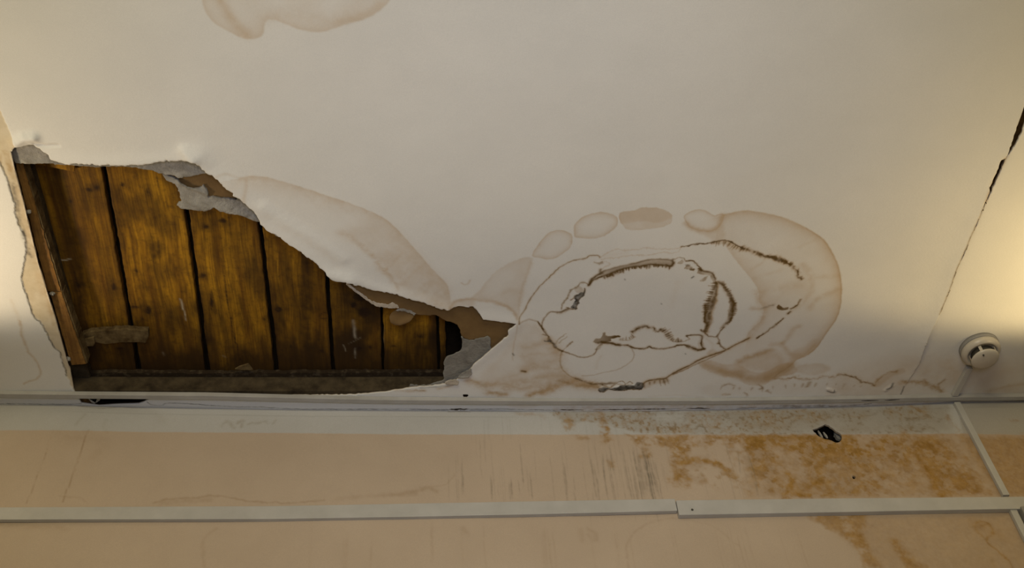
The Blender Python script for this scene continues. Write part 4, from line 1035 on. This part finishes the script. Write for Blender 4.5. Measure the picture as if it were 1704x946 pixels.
for i in range(8):
    ns, ntt = 46, 210
    S_ = np.linspace(0, 1, ns); T_ = np.linspace(0, 1, ntt)
    rr_ = random.Random(60 + i)
    Ug = np.zeros((ntt, ns)); Vg = np.zeros((ntt, ns))
    for j, t in enumerate(T_):
        py = 225 + (640 - 225) * t
        a = at(lx(i, py) + (half[i] if i else 0), py, ZB); b_ = at(lx(i + 1, py) - half[i + 1], py, ZB)
        Ug[j] = a[0] + (b_[0] - a[0]) * S_; Vg[j] = a[1] + (b_[1] - a[1]) * S_
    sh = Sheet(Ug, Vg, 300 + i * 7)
    ej = (fbm(np.zeros(ntt) + i, Vg[:, 0], .03, 80 + i, 4) - .5) * .005; ek = (fbm(np.zeros(ntt) + i + 9, Vg[:, 0], .03, 95 + i, 4) - .5) * .005
    sh.U = sh.U + ej[:, None] * (1 - S_)[None] ** 3 + ek[:, None] * S_[None] ** 3
    for (kx, ky, w_, h_) in knots.get(i, []):
        th = [k_ * math.pi / 4 for k_ in range(8)]
        sh.fill(0, smooth(flat([(kx + w_ * math.cos(t), ky + h_ * math.sin(t)) for t in th], ZB), True), .9, 2.0, var=.3, big=False)
        sh.fill(2, smooth(flat([(kx + 2.2 * w_ * math.cos(t), ky + 2.4 * h_ * math.sin(t)) for t in th], ZB), True), .45, 6, var=.6, big=False)
    for q, w_, a_ in scr.get(i, []):
        sh.stroke(1, flat(q, ZB), w_, a_, .5, .6)
    # dark stain and recess shade painted in towards the joist, dirt along edges
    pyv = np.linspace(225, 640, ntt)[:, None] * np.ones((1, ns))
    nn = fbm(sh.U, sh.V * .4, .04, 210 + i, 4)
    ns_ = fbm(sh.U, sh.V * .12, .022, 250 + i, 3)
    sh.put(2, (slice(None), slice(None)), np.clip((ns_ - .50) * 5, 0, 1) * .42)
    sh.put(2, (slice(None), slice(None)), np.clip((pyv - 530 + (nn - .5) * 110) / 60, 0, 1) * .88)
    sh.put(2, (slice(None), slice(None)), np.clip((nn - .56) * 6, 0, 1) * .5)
    sh.put(0, (slice(None), slice(None)), (np.exp(-(S_ / .035) ** 2) + np.exp(-((1 - S_) / .035) ** 2))[None] * .6 * (fbm(sh.U, sh.V, .02, 33, 3)))
    if i == 2: sh.fill(2, P_([(250, 360), (285, 400), (280, 435), (255, 425), (245, 390)], True), .5, 10, var=.6)
    if i == 2: sh.fill(2, smooth(flat([(245, 400), (262, 398), (275, 410), (270, 430), (252, 430)], ZB), True), .7, 7, var=.5, big=False)
    if i == 4: sh.stroke(2, smooth(flat([(500, 380), (512, 450), (510, 520), (516, 600)], ZB)), 10, .6, .5)
    if i == 5: sh.fill(2, smooth(flat([(560, 470), (625, 505), (630, 540), (580, 600), (562, 610)], ZB), True), .65, 10, var=.5)
    if i == 6: sh.stroke(2, smooth(flat([(690, 520), (694, 600)], ZB)), 6, .4, .5)
    if i == 1: sh.stroke(2, smooth(flat([(100, 290), (128, 420), (150, 560)], ZB)), 14, .40, .6)
    if i == 1: sh.stroke(0, smooth(flat([(118, 440), (130, 475), (139, 505)], ZB)), .9, .7, .4)
    if i == 3:
        sh.stroke(0, smooth(flat([(372, 460), (382, 520), (392, 570), (402, 604)], ZB)), .9, .9, .3)
        sh.stroke(0, smooth(flat([(353, 480), (352, 500), (354, 520)], ZB)), 1.2, .6, .5)
    if i == 4:
        for (kx, ky, R_) in ((540, 526, 7), (463, 515, 4)):
            sh.stroke(0, smooth(flat([(kx + R_ * math.cos(t), ky + R_ * .8 * math.sin(t)) for t in np.linspace(0, 6.28, 14)], ZB)), 1.1, .7, .3)
    dz = rr_.uniform(-.002, .003); cup = rr_.uniform(-.002, .002)
    sh.Z = (dz + cup * (2 * S_[None] - 1) ** 2 + (fbm(sh.U, sh.V, .04, 61 + i, 3) - .5) * .0016 + 0 * sh.U).astype(np.float32)
    cxm, cym = float(sh.U.mean()), float(sh.V.mean())
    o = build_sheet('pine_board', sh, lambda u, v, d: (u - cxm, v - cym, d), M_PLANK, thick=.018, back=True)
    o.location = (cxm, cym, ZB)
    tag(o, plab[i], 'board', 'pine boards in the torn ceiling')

# dark deck over the boards added to close the cavity against stray light
pA, pB = at(-80, 200), at(900, 720)
lid = box('cavity_lid', pA[0] - .15, pB[0] + .05, pA[1] - .1, yb + .03, ZB + .045, ZB + .06, M_DARK, ceil)
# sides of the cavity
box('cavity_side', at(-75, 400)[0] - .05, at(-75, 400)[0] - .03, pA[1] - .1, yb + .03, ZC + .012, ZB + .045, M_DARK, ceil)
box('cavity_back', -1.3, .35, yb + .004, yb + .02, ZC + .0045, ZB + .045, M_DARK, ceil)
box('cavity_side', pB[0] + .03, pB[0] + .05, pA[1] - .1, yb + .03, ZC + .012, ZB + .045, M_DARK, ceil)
# backing behind the other cracks
for cpx in ([(1740, 90), (1673, 263)], [(1673, 263), (1606, 412)], [(1606, 412), (1555, 535)]):
    a, b_ = at(*cpx[0]), at(*cpx[1]); rg = []
    for c in (a, b_):
        rg.append([c + np.array([-.02, 0, .012]), c + np.array([.03, 0, .012]), c + np.array([.03, 0, .022]), c + np.array([-.02, 0, .022])])
    v, f = bar(rg); mesh('lath_backing', v, f, M_GAPB, ceil)
jx0, jx1 = at(738, 683)[0], at(1300, 683)[0]
box('lath_backing', jx0, jx1, yb - .05, yb + .02, ZC + .014, ZC + .02, M_DARK, ceil)
nh = at(775, 660)
box('lath_backing', nh[0] - .012, nh[0] + .012, nh[1] - .012, nh[1] + .008, ZC + .010, ZC + .0125, M_DARK, ceil)

# --- joist along the wall at the lower edge of the opening
xa, xb = at(105, 640)[0], at(742, 640)[0]
def row_y(py, z): return [at(p, py, z) for p in (105, 742)]
zj0, zj1 = ZC + .006, ZC + .052
f0 = [at(112, 650, zj0), at(300, 650.5, zj0), at(520, 650.5, zj0), at(741, 649, zj0)]
rg = []
for i_, p in enumerate(f0):
    yk = p[1] + .030
    rg.append([(p[0], p[1], zj0), (p[0], yk, zj0), (p[0], yk, zj1), (p[0], p[1] - .001, zj1)])
v, f = bar(rg)
joist = mesh('ceiling_joist', v, f, M_BEAM, bevel=.002)
tag(joist, 'dark sooty timber joist along the lower edge of the torn opening', 'joist')
zl0, zl1 = ZC + .053, ZC + .066
f1 = line((124, 621), (300, 621.5), 24) + line((307, 622), (741, 620), 56)
rl = random.Random(3); rg = []
for p in f1:
    q = at(p[0], p[1] + rl.gauss(0, .5), zl0)
    yk = q[1] + .05
    rg.append([(q[0], q[1], zl0), (q[0], yk, zl0), (q[0], yk, zl1), (q[0], q[1] + .002 + rl.gauss(0, .001), zl1)])
v, f = bar(rg)
lip = mesh('dusty_ledge_strip', v, f, M_BEAMLIP)
tag(lip, 'thin dusty wooden strip resting along the top of the dark joist', 'strip')
# plaster flake lying on the strip
v, f = prism([at(391, 615, zl0 - .004), at(398, 611, zl0 - .004), at(413, 606.5, zl0 - .004), at(421, 616.5, zl0 - .004), at(400, 616, zl0 - .004)], np.array([0, 0, .004]))
tag(mesh('plaster_flake', v, f, M_BLOCK), 'small pale flake lying on the ledge strip below the boards', 'flake')

# --- batten down the left side
def slab(name, quad_px, z0_, z1_, mat, parent=None, n=40, jit=.6, seed=1, bevel=0, taper=0):
    """bar between two traced pixel edges: quad_px = (left top, left bottom, right top, right bottom)"""
    r = random.Random(seed); (l0, l1, r0, r1) = quad_px; rg = []
    for i_ in range(n):
        t = i_ / (n - 1)
        L = at(l0[0] + (l1[0] - l0[0]) * t + r.gauss(0, jit) * .5, l0[1] + (l1[1] - l0[1]) * t, z0_)
        R_ = at(r0[0] + (r1[0] - r0[0]) * t + r.gauss(0, jit) * .5, r0[1] + (r1[1] - r0[1]) * t, z0_)
        rg.append([L, R_, (R_[0], R_[1], z1_), (L[0], L[1], z1_)])
    v, f = bar(rg)
    o = mesh(name, v, f, mat, parent, bevel=bevel)
    blank(o)
    return o
bt = bpy.data.objects.new('wooden_batten', None); COL.objects.link(bt); bt.location = tuple(at(86, 450, ZC + .03))
tag(bt, 'long narrow brown batten with a pale edge running down the left side of the opening', 'batten')
slab('upper_length', ((24, 266), (80, 485), (37, 268), (101, 485)), ZC + .018, ZC + .045, M_BATTEN, bt, 40, 1.0, 2)
slab('lower_length', ((83, 487), (119, 608), (102, 487), (143, 606)), ZC + .016, ZC + .045, M_BATTEN, bt, 30, .6, 3)
slab('pale_edge', ((37.5, 270), (101.5, 485), (40.5, 272), (104.5, 485)), ZC + .020, ZC + .045, M_BLOCK, bt, 40, .7, 4)
slab('pale_edge', ((102.5, 487), (143.5, 606), (105.5, 487), (146, 604)), ZC + .018, ZC + .045, M_BLOCK, bt, 30, .5, 5)
# upright side board the batten is nailed to (dark, behind it)
sb = slab('dark_side_board', ((30, 262), (114, 628), (48, 262), (150, 628)), ZC + .046, ZB - .004, M_BEAM, None, 20, .5, 6)
tag(sb, 'dark board edge between the left batten and the pine boards', 'board')
# small lumps of plaster on the batten
for i_, (px, py, w_, lab) in enumerate(((87, 489, .005, 'pale plaster crumb stuck on the batten at its break'), (48, 353, .005, 'pale plaster crumb stuck near the top of the left batten'), (113, 598, .006, 'grey plaster crumb stuck at the foot of the left batten'))):
    c = at(px, py, ZC + .012)
    r = random.Random(i_ + 70); vv = []
    import bmesh
    bm = bmesh.new(); bmesh.ops.create_icosphere(bm, subdivisions=2, radius=w_)
    for q in bm.verts: q.co = Vector((q.co.x * r.uniform(.8, 1.5), q.co.y * r.uniform(.7, 1.2), q.co.z * .9)) + Vector(c)
    me = bpy.data.meshes.new('plaster_crumb'); bm.to_mesh(me); bm.free(); me.materials.append(M_GREY)
    o = bpy.data.objects.new('plaster_crumb', me); COL.objects.link(o); tag(o, lab, 'crumb', 'plaster crumbs on the batten')
# short lath under the boards
pts = [(136, 558), (150, 553), (205, 549), (232, 551), (246, 551), (247, 562), (242, 571), (225, 570), (200, 570), (175, 573), (158, 570), (138, 566)]
zq = ZB - .020
v, f = prism([at(a, b_, zq) for a, b_ in ragged(pts, True, 5, .8, 4)], np.array([0, 0, .015]))
tag(mesh('lath_offcut', v, f, M_BLOCK), 'short grey weathered lath nailed across the boards near the batten foot', 'lath')
pts = [(139, 566), (156, 562), (158, 572), (155, 577), (141, 577)]
v, f = prism([at(a, b_, zq - .006) for a, b_ in pts], np.array([0, 0, .006]))
tag(mesh('wood_plug', v, f, M_BLOCK, bevel=.001), 'small blunt wooden plug under the left end of the grey lath', 'plug')
# yellow sliver at the top left of the boards
v, f = prism([at(a, b_, ZB - .012) for a, b_ in ((52, 268), (75, 268), (108, 272), (124, 276), (123, 286), (104, 282), (78, 277), (60, 273))], np.array([0, 0, .009]))
o = mesh('wood_sliver', v, f, M_PLANK); blank(o)
tag(o, 'thin yellow sliver of wood under the torn plaster at the top left of the opening', 'sliver')
# splinter in the slot below the trim
v, f = prism([at(a, b_, ZC + .008) for a, b_ in ((128, 662), (140, 664), (150, 662), (158, 672), (150, 678), (130, 676))], np.array([0, 0, .01]))
tag(mesh('timber_end', v, f, M_GAPB), 'reddish timber end in the slot below the trim at lower left', 'timber')
v, f = prism([at(a, b_, ZC + .004) for a, b_ in ((146, 663), (152, 663), (160, 671), (166, 667), (168, 662), (163, 660), (158, 673), (152, 670))], np.array([0, 0, .002]))
tag(mesh('paper_scrap', v, f, M_GREY), 'small grey paper scrap in the slot below the trim at lower left', 'scrap')

# --- torn layers of the plasterboard
def patch(name, pts, z, mat, thick=.004, step=3.0, amp=1.2, seed=0, cell=.0018, sag=None, bumpy=.001, parent=None, rough=True):
    P = flat(ragged(pts, True, step, amp, seed) if rough else pts, z)
    u0, v0 = P.min(0) - .004; u1, v1 = P.max(0) + .004
    us = np.arange(u0, u1, cell); vs = np.arange(v0, v1, cell)
    a, b_ = np.meshgrid(us, vs)
    sh = Sheet(a, b_, 500 + seed); sh.only(P)
    sh.Z = ((fbm(a, b_, .02, 600 + seed, 4) - .5) * bumpy * 2).astype(np.float32)
    if sag is not None:
        for (q, w_, am) in sag:
            r_ = sh.dist(flat(q, z), 1.0, False, .3)
            k_, D_ = r_[0], r_[1]
            sh.Z[k_] += (np.exp(-(D_ / w_) ** 2) * am).astype(np.float32)
    cx_, cy_ = float((u0 + u1) / 2), float((v0 + v1) / 2)
    o = build_sheet(name, sh, lambda u, v, d: (u - cx_, v - cy_, d), mat, thick=thick, back=True)
    o.location = (cx_, cy_, z)
    if parent:
        o.parent = parent; o.matrix_parent_inverse = Matrix.Translation(parent.location).inverted()
    return o
G1 = [(19, 262), (18, 250), (24, 234), (55, 230), (91, 256), (110, 264), (157, 266), (234, 265), (275, 258), (316, 254), (334, 258), (352, 278), (345, 287), (320, 292), (297, 296), (291, 292), (278, 291), (269, 289), (264, 289), (255, 284), (242, 282), (228, 279), (200, 277.5), (165, 277), (130, 274.5), (102, 273), (80, 271), (50, 272), (26, 272)]
o = patch('torn_plaster_layer', G1, ZC + .009, M_GREY, .005, 3, 1.0, 1, sag=[([(297, 296), (345, 287)], .012, -.003), ([(50, 272), (165, 277)], .01, -.003)])
tag(o, 'grey torn plaster strip along the top edge of the opening, above the boards', 'plaster', 'torn grey plaster layers')
G2 = [(270, 290), (281, 293), (291, 297), (300, 304), (310, 310), (320, 313), (330, 313), (335, 312), (338, 308), (342, 314), (347, 322), (346, 328), (357, 329), (375, 331), (393, 333), (400, 326), (404, 324), (420, 334), (440, 358), (448, 378), (438, 373), (420, 365), (408, 360), (396, 356), (380, 354), (365, 350), (357, 344), (345, 350), (330, 350), (316, 348), (302, 346), (294, 341), (297, 337), (302, 336), (300, 330), (299, 322), (295, 312), (291, 306), (283, 303), (276, 300)]
o = patch('torn_plaster_layer', G2, ZC + .012, M_GREY, .005, 2.6, 1.3, 2, sag=[([(302, 344), (357, 346), (420, 364)], .012, -.004), ([(300, 304), (345, 322)], .006, -.004)])
tag(o, 'grey torn plaster flap hanging over the boards beside the brown paper, upper middle', 'plaster', 'torn grey plaster layers')
P1 = [(288, 294), (300, 290), (345, 280), (362, 284), (380, 298), (404, 320), (408, 338), (396, 336), (370, 334), (345, 332), (318, 318), (306, 313), (296, 302)]
o = patch('brown_paper_layer', P1, ZC + .0165, M_KRAFT, .0015, 3, .6, 3, bumpy=.0005)
tag(o, 'small brown kraft paper area between the two grey plaster tears, upper middle', 'paper', 'brown paper backing of the ceiling board')
P2 = [(560, 455), (590, 462), (640, 472), (702, 490), (743, 503), (765, 498), (800, 505), (815, 522), (868, 530), (868, 545), (856, 560), (828, 588), (800, 600), (790, 585), (790, 565), (782, 567), (774, 564), (768, 560), (766, 550), (761, 541), (752, 537), (743, 535), (734, 530), (726, 525), (710, 525), (693, 524), (678, 519), (664, 513), (658, 510), (646, 510.5), (637, 509), (626, 507), (617, 502), (611, 497), (605, 493), (597, 487), (588, 481), (578, 473), (570, 466)]
o = patch('brown_paper_layer', P2, ZC + .0075, M_KRAFT, .0015, 3, .8, 4, bumpy=.0006, sag=[([(588, 481), (626, 507), (658, 510)], .012, -.003)])
tag(o, 'long brown kraft paper strip under the diagonal tear, widening at the right tip', 'paper', 'brown paper backing of the ceiling board')
rimp = [(572, 466), (579, 472), (588, 479), (597, 486), (605, 491.5), (611, 496), (617, 500.5), (626, 504.5), (637, 506), (646, 507.5), (652, 504), (662, 508.5), (664, 513), (659, 513), (656, 514), (646, 513.5), (637, 512), (626, 510.5), (619, 507), (615, 503.5), (611, 501), (604, 496), (596, 490), (587, 483.5), (578, 475.5)]
patch('torn_edge', rimp, ZC + .0035, M_PALE, .0012, 2.0, .9, 5, bumpy=.001, cell=.0011, parent=o)['label'] = 'pale frayed edge of the brown paper strip'
G3 = [(767, 560), (772, 564), (781, 567), (795, 564), (802, 562.5), (812, 560), (816, 563), (816, 576), (820, 590), (800, 616), (792, 630), (770, 640), (752, 650), (720, 650), (690, 652), (668, 653), (680, 645), (682, 640), (690, 641.5), (700, 642), (712, 641), (724, 637), (735, 634), (739, 630), (737, 622), (739, 612), (738, 604), (741, 597), (745, 593), (752, 591), (759, 587), (766, 584), (769, 577), (769, 568)]
o = patch('torn_plaster_layer', G3, ZC + .0055, M_GREYD, .0018, 2.6, 1.1, 6, bumpy=.0009)
tag(o, 'grey torn plaster patch at the right end of the opening, beside the dark gap', 'plaster', 'torn grey plaster layers')
o.location.z = ZC + .0050
# shards of skin by the lower right corner
o = patch('plaster_shard', [(761, 629), (768, 622), (778, 617), (784, 614), (785, 624), (780, 628), (770, 630)], ZC - .0035, M_GREY, .0015, 2.5, .6, 11, bumpy=.0008, cell=.0011, sag=[([(761, 629), (780, 628)], .004, -.002)])
tag(o, 'loose whitish shard curling off the ceiling at the lower right of the opening, upper one', 'shard', 'loose shards at the lower right of the opening')
o = patch('plaster_shard', [(740, 637), (748, 633), (758, 632), (764, 636), (762, 641), (754, 641), (742, 640)], ZC - .0040, M_PALE, .0015, 2.5, .6, 12, bumpy=.0008, cell=.0011)
tag(o, 'loose whitish shard curling off the ceiling at the lower right of the opening, lower one', 'shard', 'loose shards at the lower right of the opening')
# hanging paper flap
FL = [(648, 527), (651, 522), (656, 518), (664, 516), (674, 517), (683, 519), (692, 523), (688, 528), (682, 533), (674, 537), (665, 539.5), (657, 539), (650, 535)]
o = patch('paper_flap', FL, ZC + .009, M_KRAFT, .0012, 2.5, .4, 7, bumpy=.0006, cell=.0013, sag=[([(652, 534), (665, 538), (680, 533)], .012, -.006)])
tag(o, 'rounded brown paper flap hanging over the boards from the kraft strip', 'flap')
o2 = patch('torn_edge', [(656, 517), (664, 513.5), (674, 515), (683, 517), (692, 522), (690, 525), (682, 521), (674, 519), (664, 518)], ZC + .0060, M_GREY, .0012, 2.2, .9, 8, cell=.0011, parent=o)
o2['label'] = 'grey frayed edge where the flap folds'
# fibres along the white diagonal edge: little upstanding tufts
rt = random.Random(12)
edge = [(343, 284), (393, 325), (409, 336), (429, 358), (438, 373), (460, 387), (491, 409), (521, 430), (548, 456), (576, 464), (636, 483), (702, 501), (743, 515)]
for idx_, (px, py) in enumerate(((499, 412), (521, 428), (547, 453), (460, 390))):
    q = [(px - 3, py + 1), (px - 1, py - 4), (px + 1.5, py - 5), (px + 3, py - 1), (px + 3, py + 4), (px - 1, py + 3)]
    o = patch('paper_curl', q, ZC - .0060, M_GREY, .0012, 1.5, .5, 20 + idx_, cell=.0009, bumpy=.001)
    tag(o, ['small grey paper curl on the diagonal tear, uppermost but one', 'small grey paper curl halfway down the diagonal tear', 'small grey paper curl where the diagonal tear meets the brown strip', 'small grey paper curl highest on the diagonal tear'][idx_], 'curl', 'paper curls on the diagonal tear')

# ==================================================================== TRIM AND CABLE TRUNKING
def interp(pts, x): return float(np.interp(x, [p[0] for p in pts], [p[1] for p in pts]))
te = [(-200, 654), (0, 656), (130, 657.5), (340, 659), (500, 663), (640, 666.0), (880, 668.0), (1200, 667.5), (1440, 664), (1580, 661.5), (1704, 660.5), (1900, 657)]
rg = []
for px in range(-200, 1901, 20):
    p = at(px, interp(te, px), ZC - .0115)
    rg.append([(p[0], p[1], ZC - .0115), (p[0], p[1] + .0145, ZC - .0115), (p[0], p[1] + .0145, ZC + .0005), (p[0], p[1], ZC + .0005)])
rg = [[(-3.19, p[1], p[2]) for p in rg[0]]] + rg + [[(3.19, p[1], p[2]) for p in rg[-1]]]
v, f = bar(rg)
tr = mesh('trim_1', v, f, M_TRIM, bevel=.0012)
for _a, _b in (((1433, 667.5), (1462, 667.0)), ((1472, 666.8), (1497, 665.6))):
    q0 = at(*_a, ZC - .0117); q1 = at(*_b, ZC - .0117)
    run_ = [[(c[0], c[1] - w_, ZC - .0117), (c[0], c[1] + w_, ZC - .0117), (c[0], c[1] + w_, ZC - .0110), (c[0], c[1] - w_, ZC - .0110)] for c, w_ in ((q0, .0004), ((q0 * .6 + q1 * .4), .0016), ((q0 * .3 + q1 * .7), .0012), (q1, .0004))]
    mesh('split_mark', *bar(run_), M_DARK, tr)
tag(tr, 'narrow grey painted strip along the ceiling just in front of the wall', 'trim', kind='structure')

def rail(name, top_, bot_, xa_, xb_, off, mat, label, group, step=12, skew=0):
    rg = []; px = xa_
    n = int((xb_ - xa_) / step)
    for i_ in range(n + 1):
        px = xa_ + (xb_ - xa_) * i_ / n
        T0 = onwall(px, interp(top_, px), off)
        z1 = T0[2]
        B0 = onwall(px + skew, interp(bot_, px), off); z0_ = B0[2]
        x_ = T0[0]; yw = float(wall_y(x_))
        rg.append([(x_, yw - off, z1), (x_, yw - .0002, z1), (x_, yw - .0002, z0_), (x_, yw - off, z0_)])
    if xa_ < 0: rg = [[(-3.19, p[1], p[2]) for p in rg[0]]] + rg
    if xb_ > W: rg = rg + [[(3.19, p[1], p[2]) for p in rg[-1]]]
    v, f = bar(rg)
    o = mesh(name, v, f, mat, bevel=.0012)
    tag(o, label, 'cable trunking', group)
    return o
rail('cable_trunking', [(-200, 847), (0, 844.6), (460, 842.5), (700, 838), (920, 834), (1123, 830.5)], [(-200, 867), (0, 865.3), (460, 864), (700, 860), (920, 855.5), (1123, 850.5)], -200, 1123, .012, M_PVC,
     'long grey cable trunking across the wall from the left edge to the joint', 'horizontal cable trunking lengths')
rail('cable_trunking', [(1125, 833), (1400, 829.7), (1704, 827), (1900, 825)], [(1125, 857.5), (1400, 852.8), (1704, 847.4), (1900, 844)], 1125, 1900, .015, M_PVC,
     'slightly lower grey cable trunking across the wall from the joint to the right edge', 'horizontal cable trunking lengths')
sc_ = onwall(1152, 849, .0152)
v, f = lathe([(0, 0), (.003, 0), (.003, .002), (0, .002)], 0, 0, 16)
v = [(sc_[0] + a, sc_[1] - c + .0015, sc_[2] + b_) for a, b_, c in v]
tag(mesh('trunking_screw', v, f, M_VENT), 'small dark screw head on the right trunking length near its joint', 'screw')

# detector on the ceiling
dc = at(1628, 577, ZC)
det = bpy.data.objects.new('smoke_detector', None); COL.objects.link(det); det.location = tuple(dc)
tag(det, 'round white smoke detector with dark vents on the ceiling at right', 'smoke detector')
cx_, cy_ = dc[0], dc[1]; R0 = .0475
v, f = lathe([(0, ZC + .0), (R0 * 1.02, ZC + .0), (R0 * 1.02, ZC - .009), (R0 * .98, ZC - .011), (0, ZC - .011)], cx_, cy_); mesh('mounting_base', v, f, M_BASEP, det, True, bevel=0)
prof = [(.0, ZC - .0112), (R0 * .96, ZC - .0112), (R0 * 1.0, ZC - .013), (R0 * 1.0, ZC - .019), (R0 * .97, ZC - .0235), (R0 * .88, ZC - .0275), (R0 * .80, ZC - .0285), (R0 * .76, ZC - .0275), (R0 * .74, ZC - .0250), (0, ZC - .0245)]
v, f = lathe(prof, cx_, cy_, 96); mesh('housing', v, f, M_CASE, det, True)
v, f = lathe([(R0 * .30, ZC - .0246), (R0 * .60, ZC - .0248), (R0 * .57, ZC - .0425), (R0 * .30, ZC - .0430)], cx_, cy_, 96); mesh('vent_ring', v, f, M_VENT, det, True)
v, f = lathe([(R0 * .40, ZC - .0432), (R0 * .66, ZC - .0415), (R0 * .71, ZC - .0425), (R0 * .71, ZC - .0445), (R0 * .66, ZC - .0475), (R0 * .50, ZC - .0505), (R0 * .25, ZC - .0522), (0, ZC - .0526)], cx_, cy_, 96); cap = mesh('cap', v, f, M_CASE, det, True)
for k_ in range(5):
    a0 = k_ * math.tau / 5 + 4.02
    v, f = lathe([(R0 * .52, ZC - .0250), (R0 * .70, ZC - .0262), (R0 * .67, ZC - .0440), (R0 * .52, ZC - .0440), (R0 * .52, ZC - .0250)], cx_, cy_, 5, a0, a0 + .22)
    mesh('rib', v, f, M_CASE, det)
v, f = lathe([(0, -.0534), (.0018, -.0532), (.0022, -.0500)], 0, 0, 16)
lp = (cx_ - R0 * .30, cy_ - R0 * .42)
mesh('indicator_hole', [(lp[0] + a, lp[1] + b_, ZC + c) for a, b_, c in v], f, M_VENT, det, True)

def run_bar(name, A, B, w_, h_, up, mat, label, cat, group=None, bevel=.0012):
    """rectangular conduit from A to B, w_ wide, standing h_ along up"""
    A = np.array(A); B = np.array(B); d = (B - A) / np.linalg.norm(B - A); s_ = np.cross(d, up); s_ /= np.linalg.norm(s_); up = np.array(up, float)
    rg = [[c + s_ * w_ / 2, c + s_ * w_ / 2 + up * h_, c - s_ * w_ / 2 + up * h_, c - s_ * w_ / 2] for c in (A, B)]
    v, f = bar(rg); o = mesh(name, v, f, mat, bevel=bevel)
    tag(o, label, cat, group); return o
a = at(1612, 609, ZC); b_ = at(1587, 655, ZC)
run_bar('cable_conduit', a - np.array([0, 0, .0003]), b_ - np.array([0, 0, .0003]), .016, .011, (0, 0, -1), M_PVC, 'short conduit on the ceiling from the smoke detector to the wall', 'conduit', 'cable conduits by the smoke detector')
a = onwall(1590, 674); b_ = onwall(1673, 829)
a[0] = (a[0] + b_[0]) / 2; b_[0] = a[0] + .004; a[0] -= .004
a[1] = wall_y(a[0]) - .0003; b_[1] = wall_y(b_[0]) - .0003
run_bar('cable_conduit', a, b_, .0165, .011, (0, -1, 0), M_PVC, 'upright conduit on the wall from the ceiling strip down to the long trunking', 'conduit', 'cable conduits by the smoke detector')
a2 = onwall(1683, 852); b2 = onwall(1683, 1010); b2[0] = a2[0]
a2[1] = wall_y(a2[0]) - .0003; b2[1] = a2[1]
run_bar('cable_conduit', a2, b2, .0165, .011, (0, -1, 0), M_PVC, 'upright conduit below the long trunking in the lower right corner', 'conduit', 'cable conduits by the smoke detector')
a3 = a2 + np.array([.024, 0, .0]); b3 = b2 + np.array([.024, 0, 0])
run_bar('cable_conduit', a3, b3, .018, .020, (0, -1, 0), M_BASEP, 'darker deeper conduit at the right edge below the long trunking', 'conduit', 'cable conduits by the smoke detector')

# ==================================================================== REST OF THE ROOM (outside the picture)
yw = yb + .10
box('floor', -3.2, 3.2, -2.6, yw, -.05, 0, M_ROOM)['kind'] = 'structure'
box('wall_left', -3.25, -3.2, -2.6, yw, 0, ZC, M_ROOM)['kind'] = 'structure'
box('wall_right', 3.2, 3.25, -2.6, yw, 0, ZC, M_ROOM)['kind'] = 'structure'
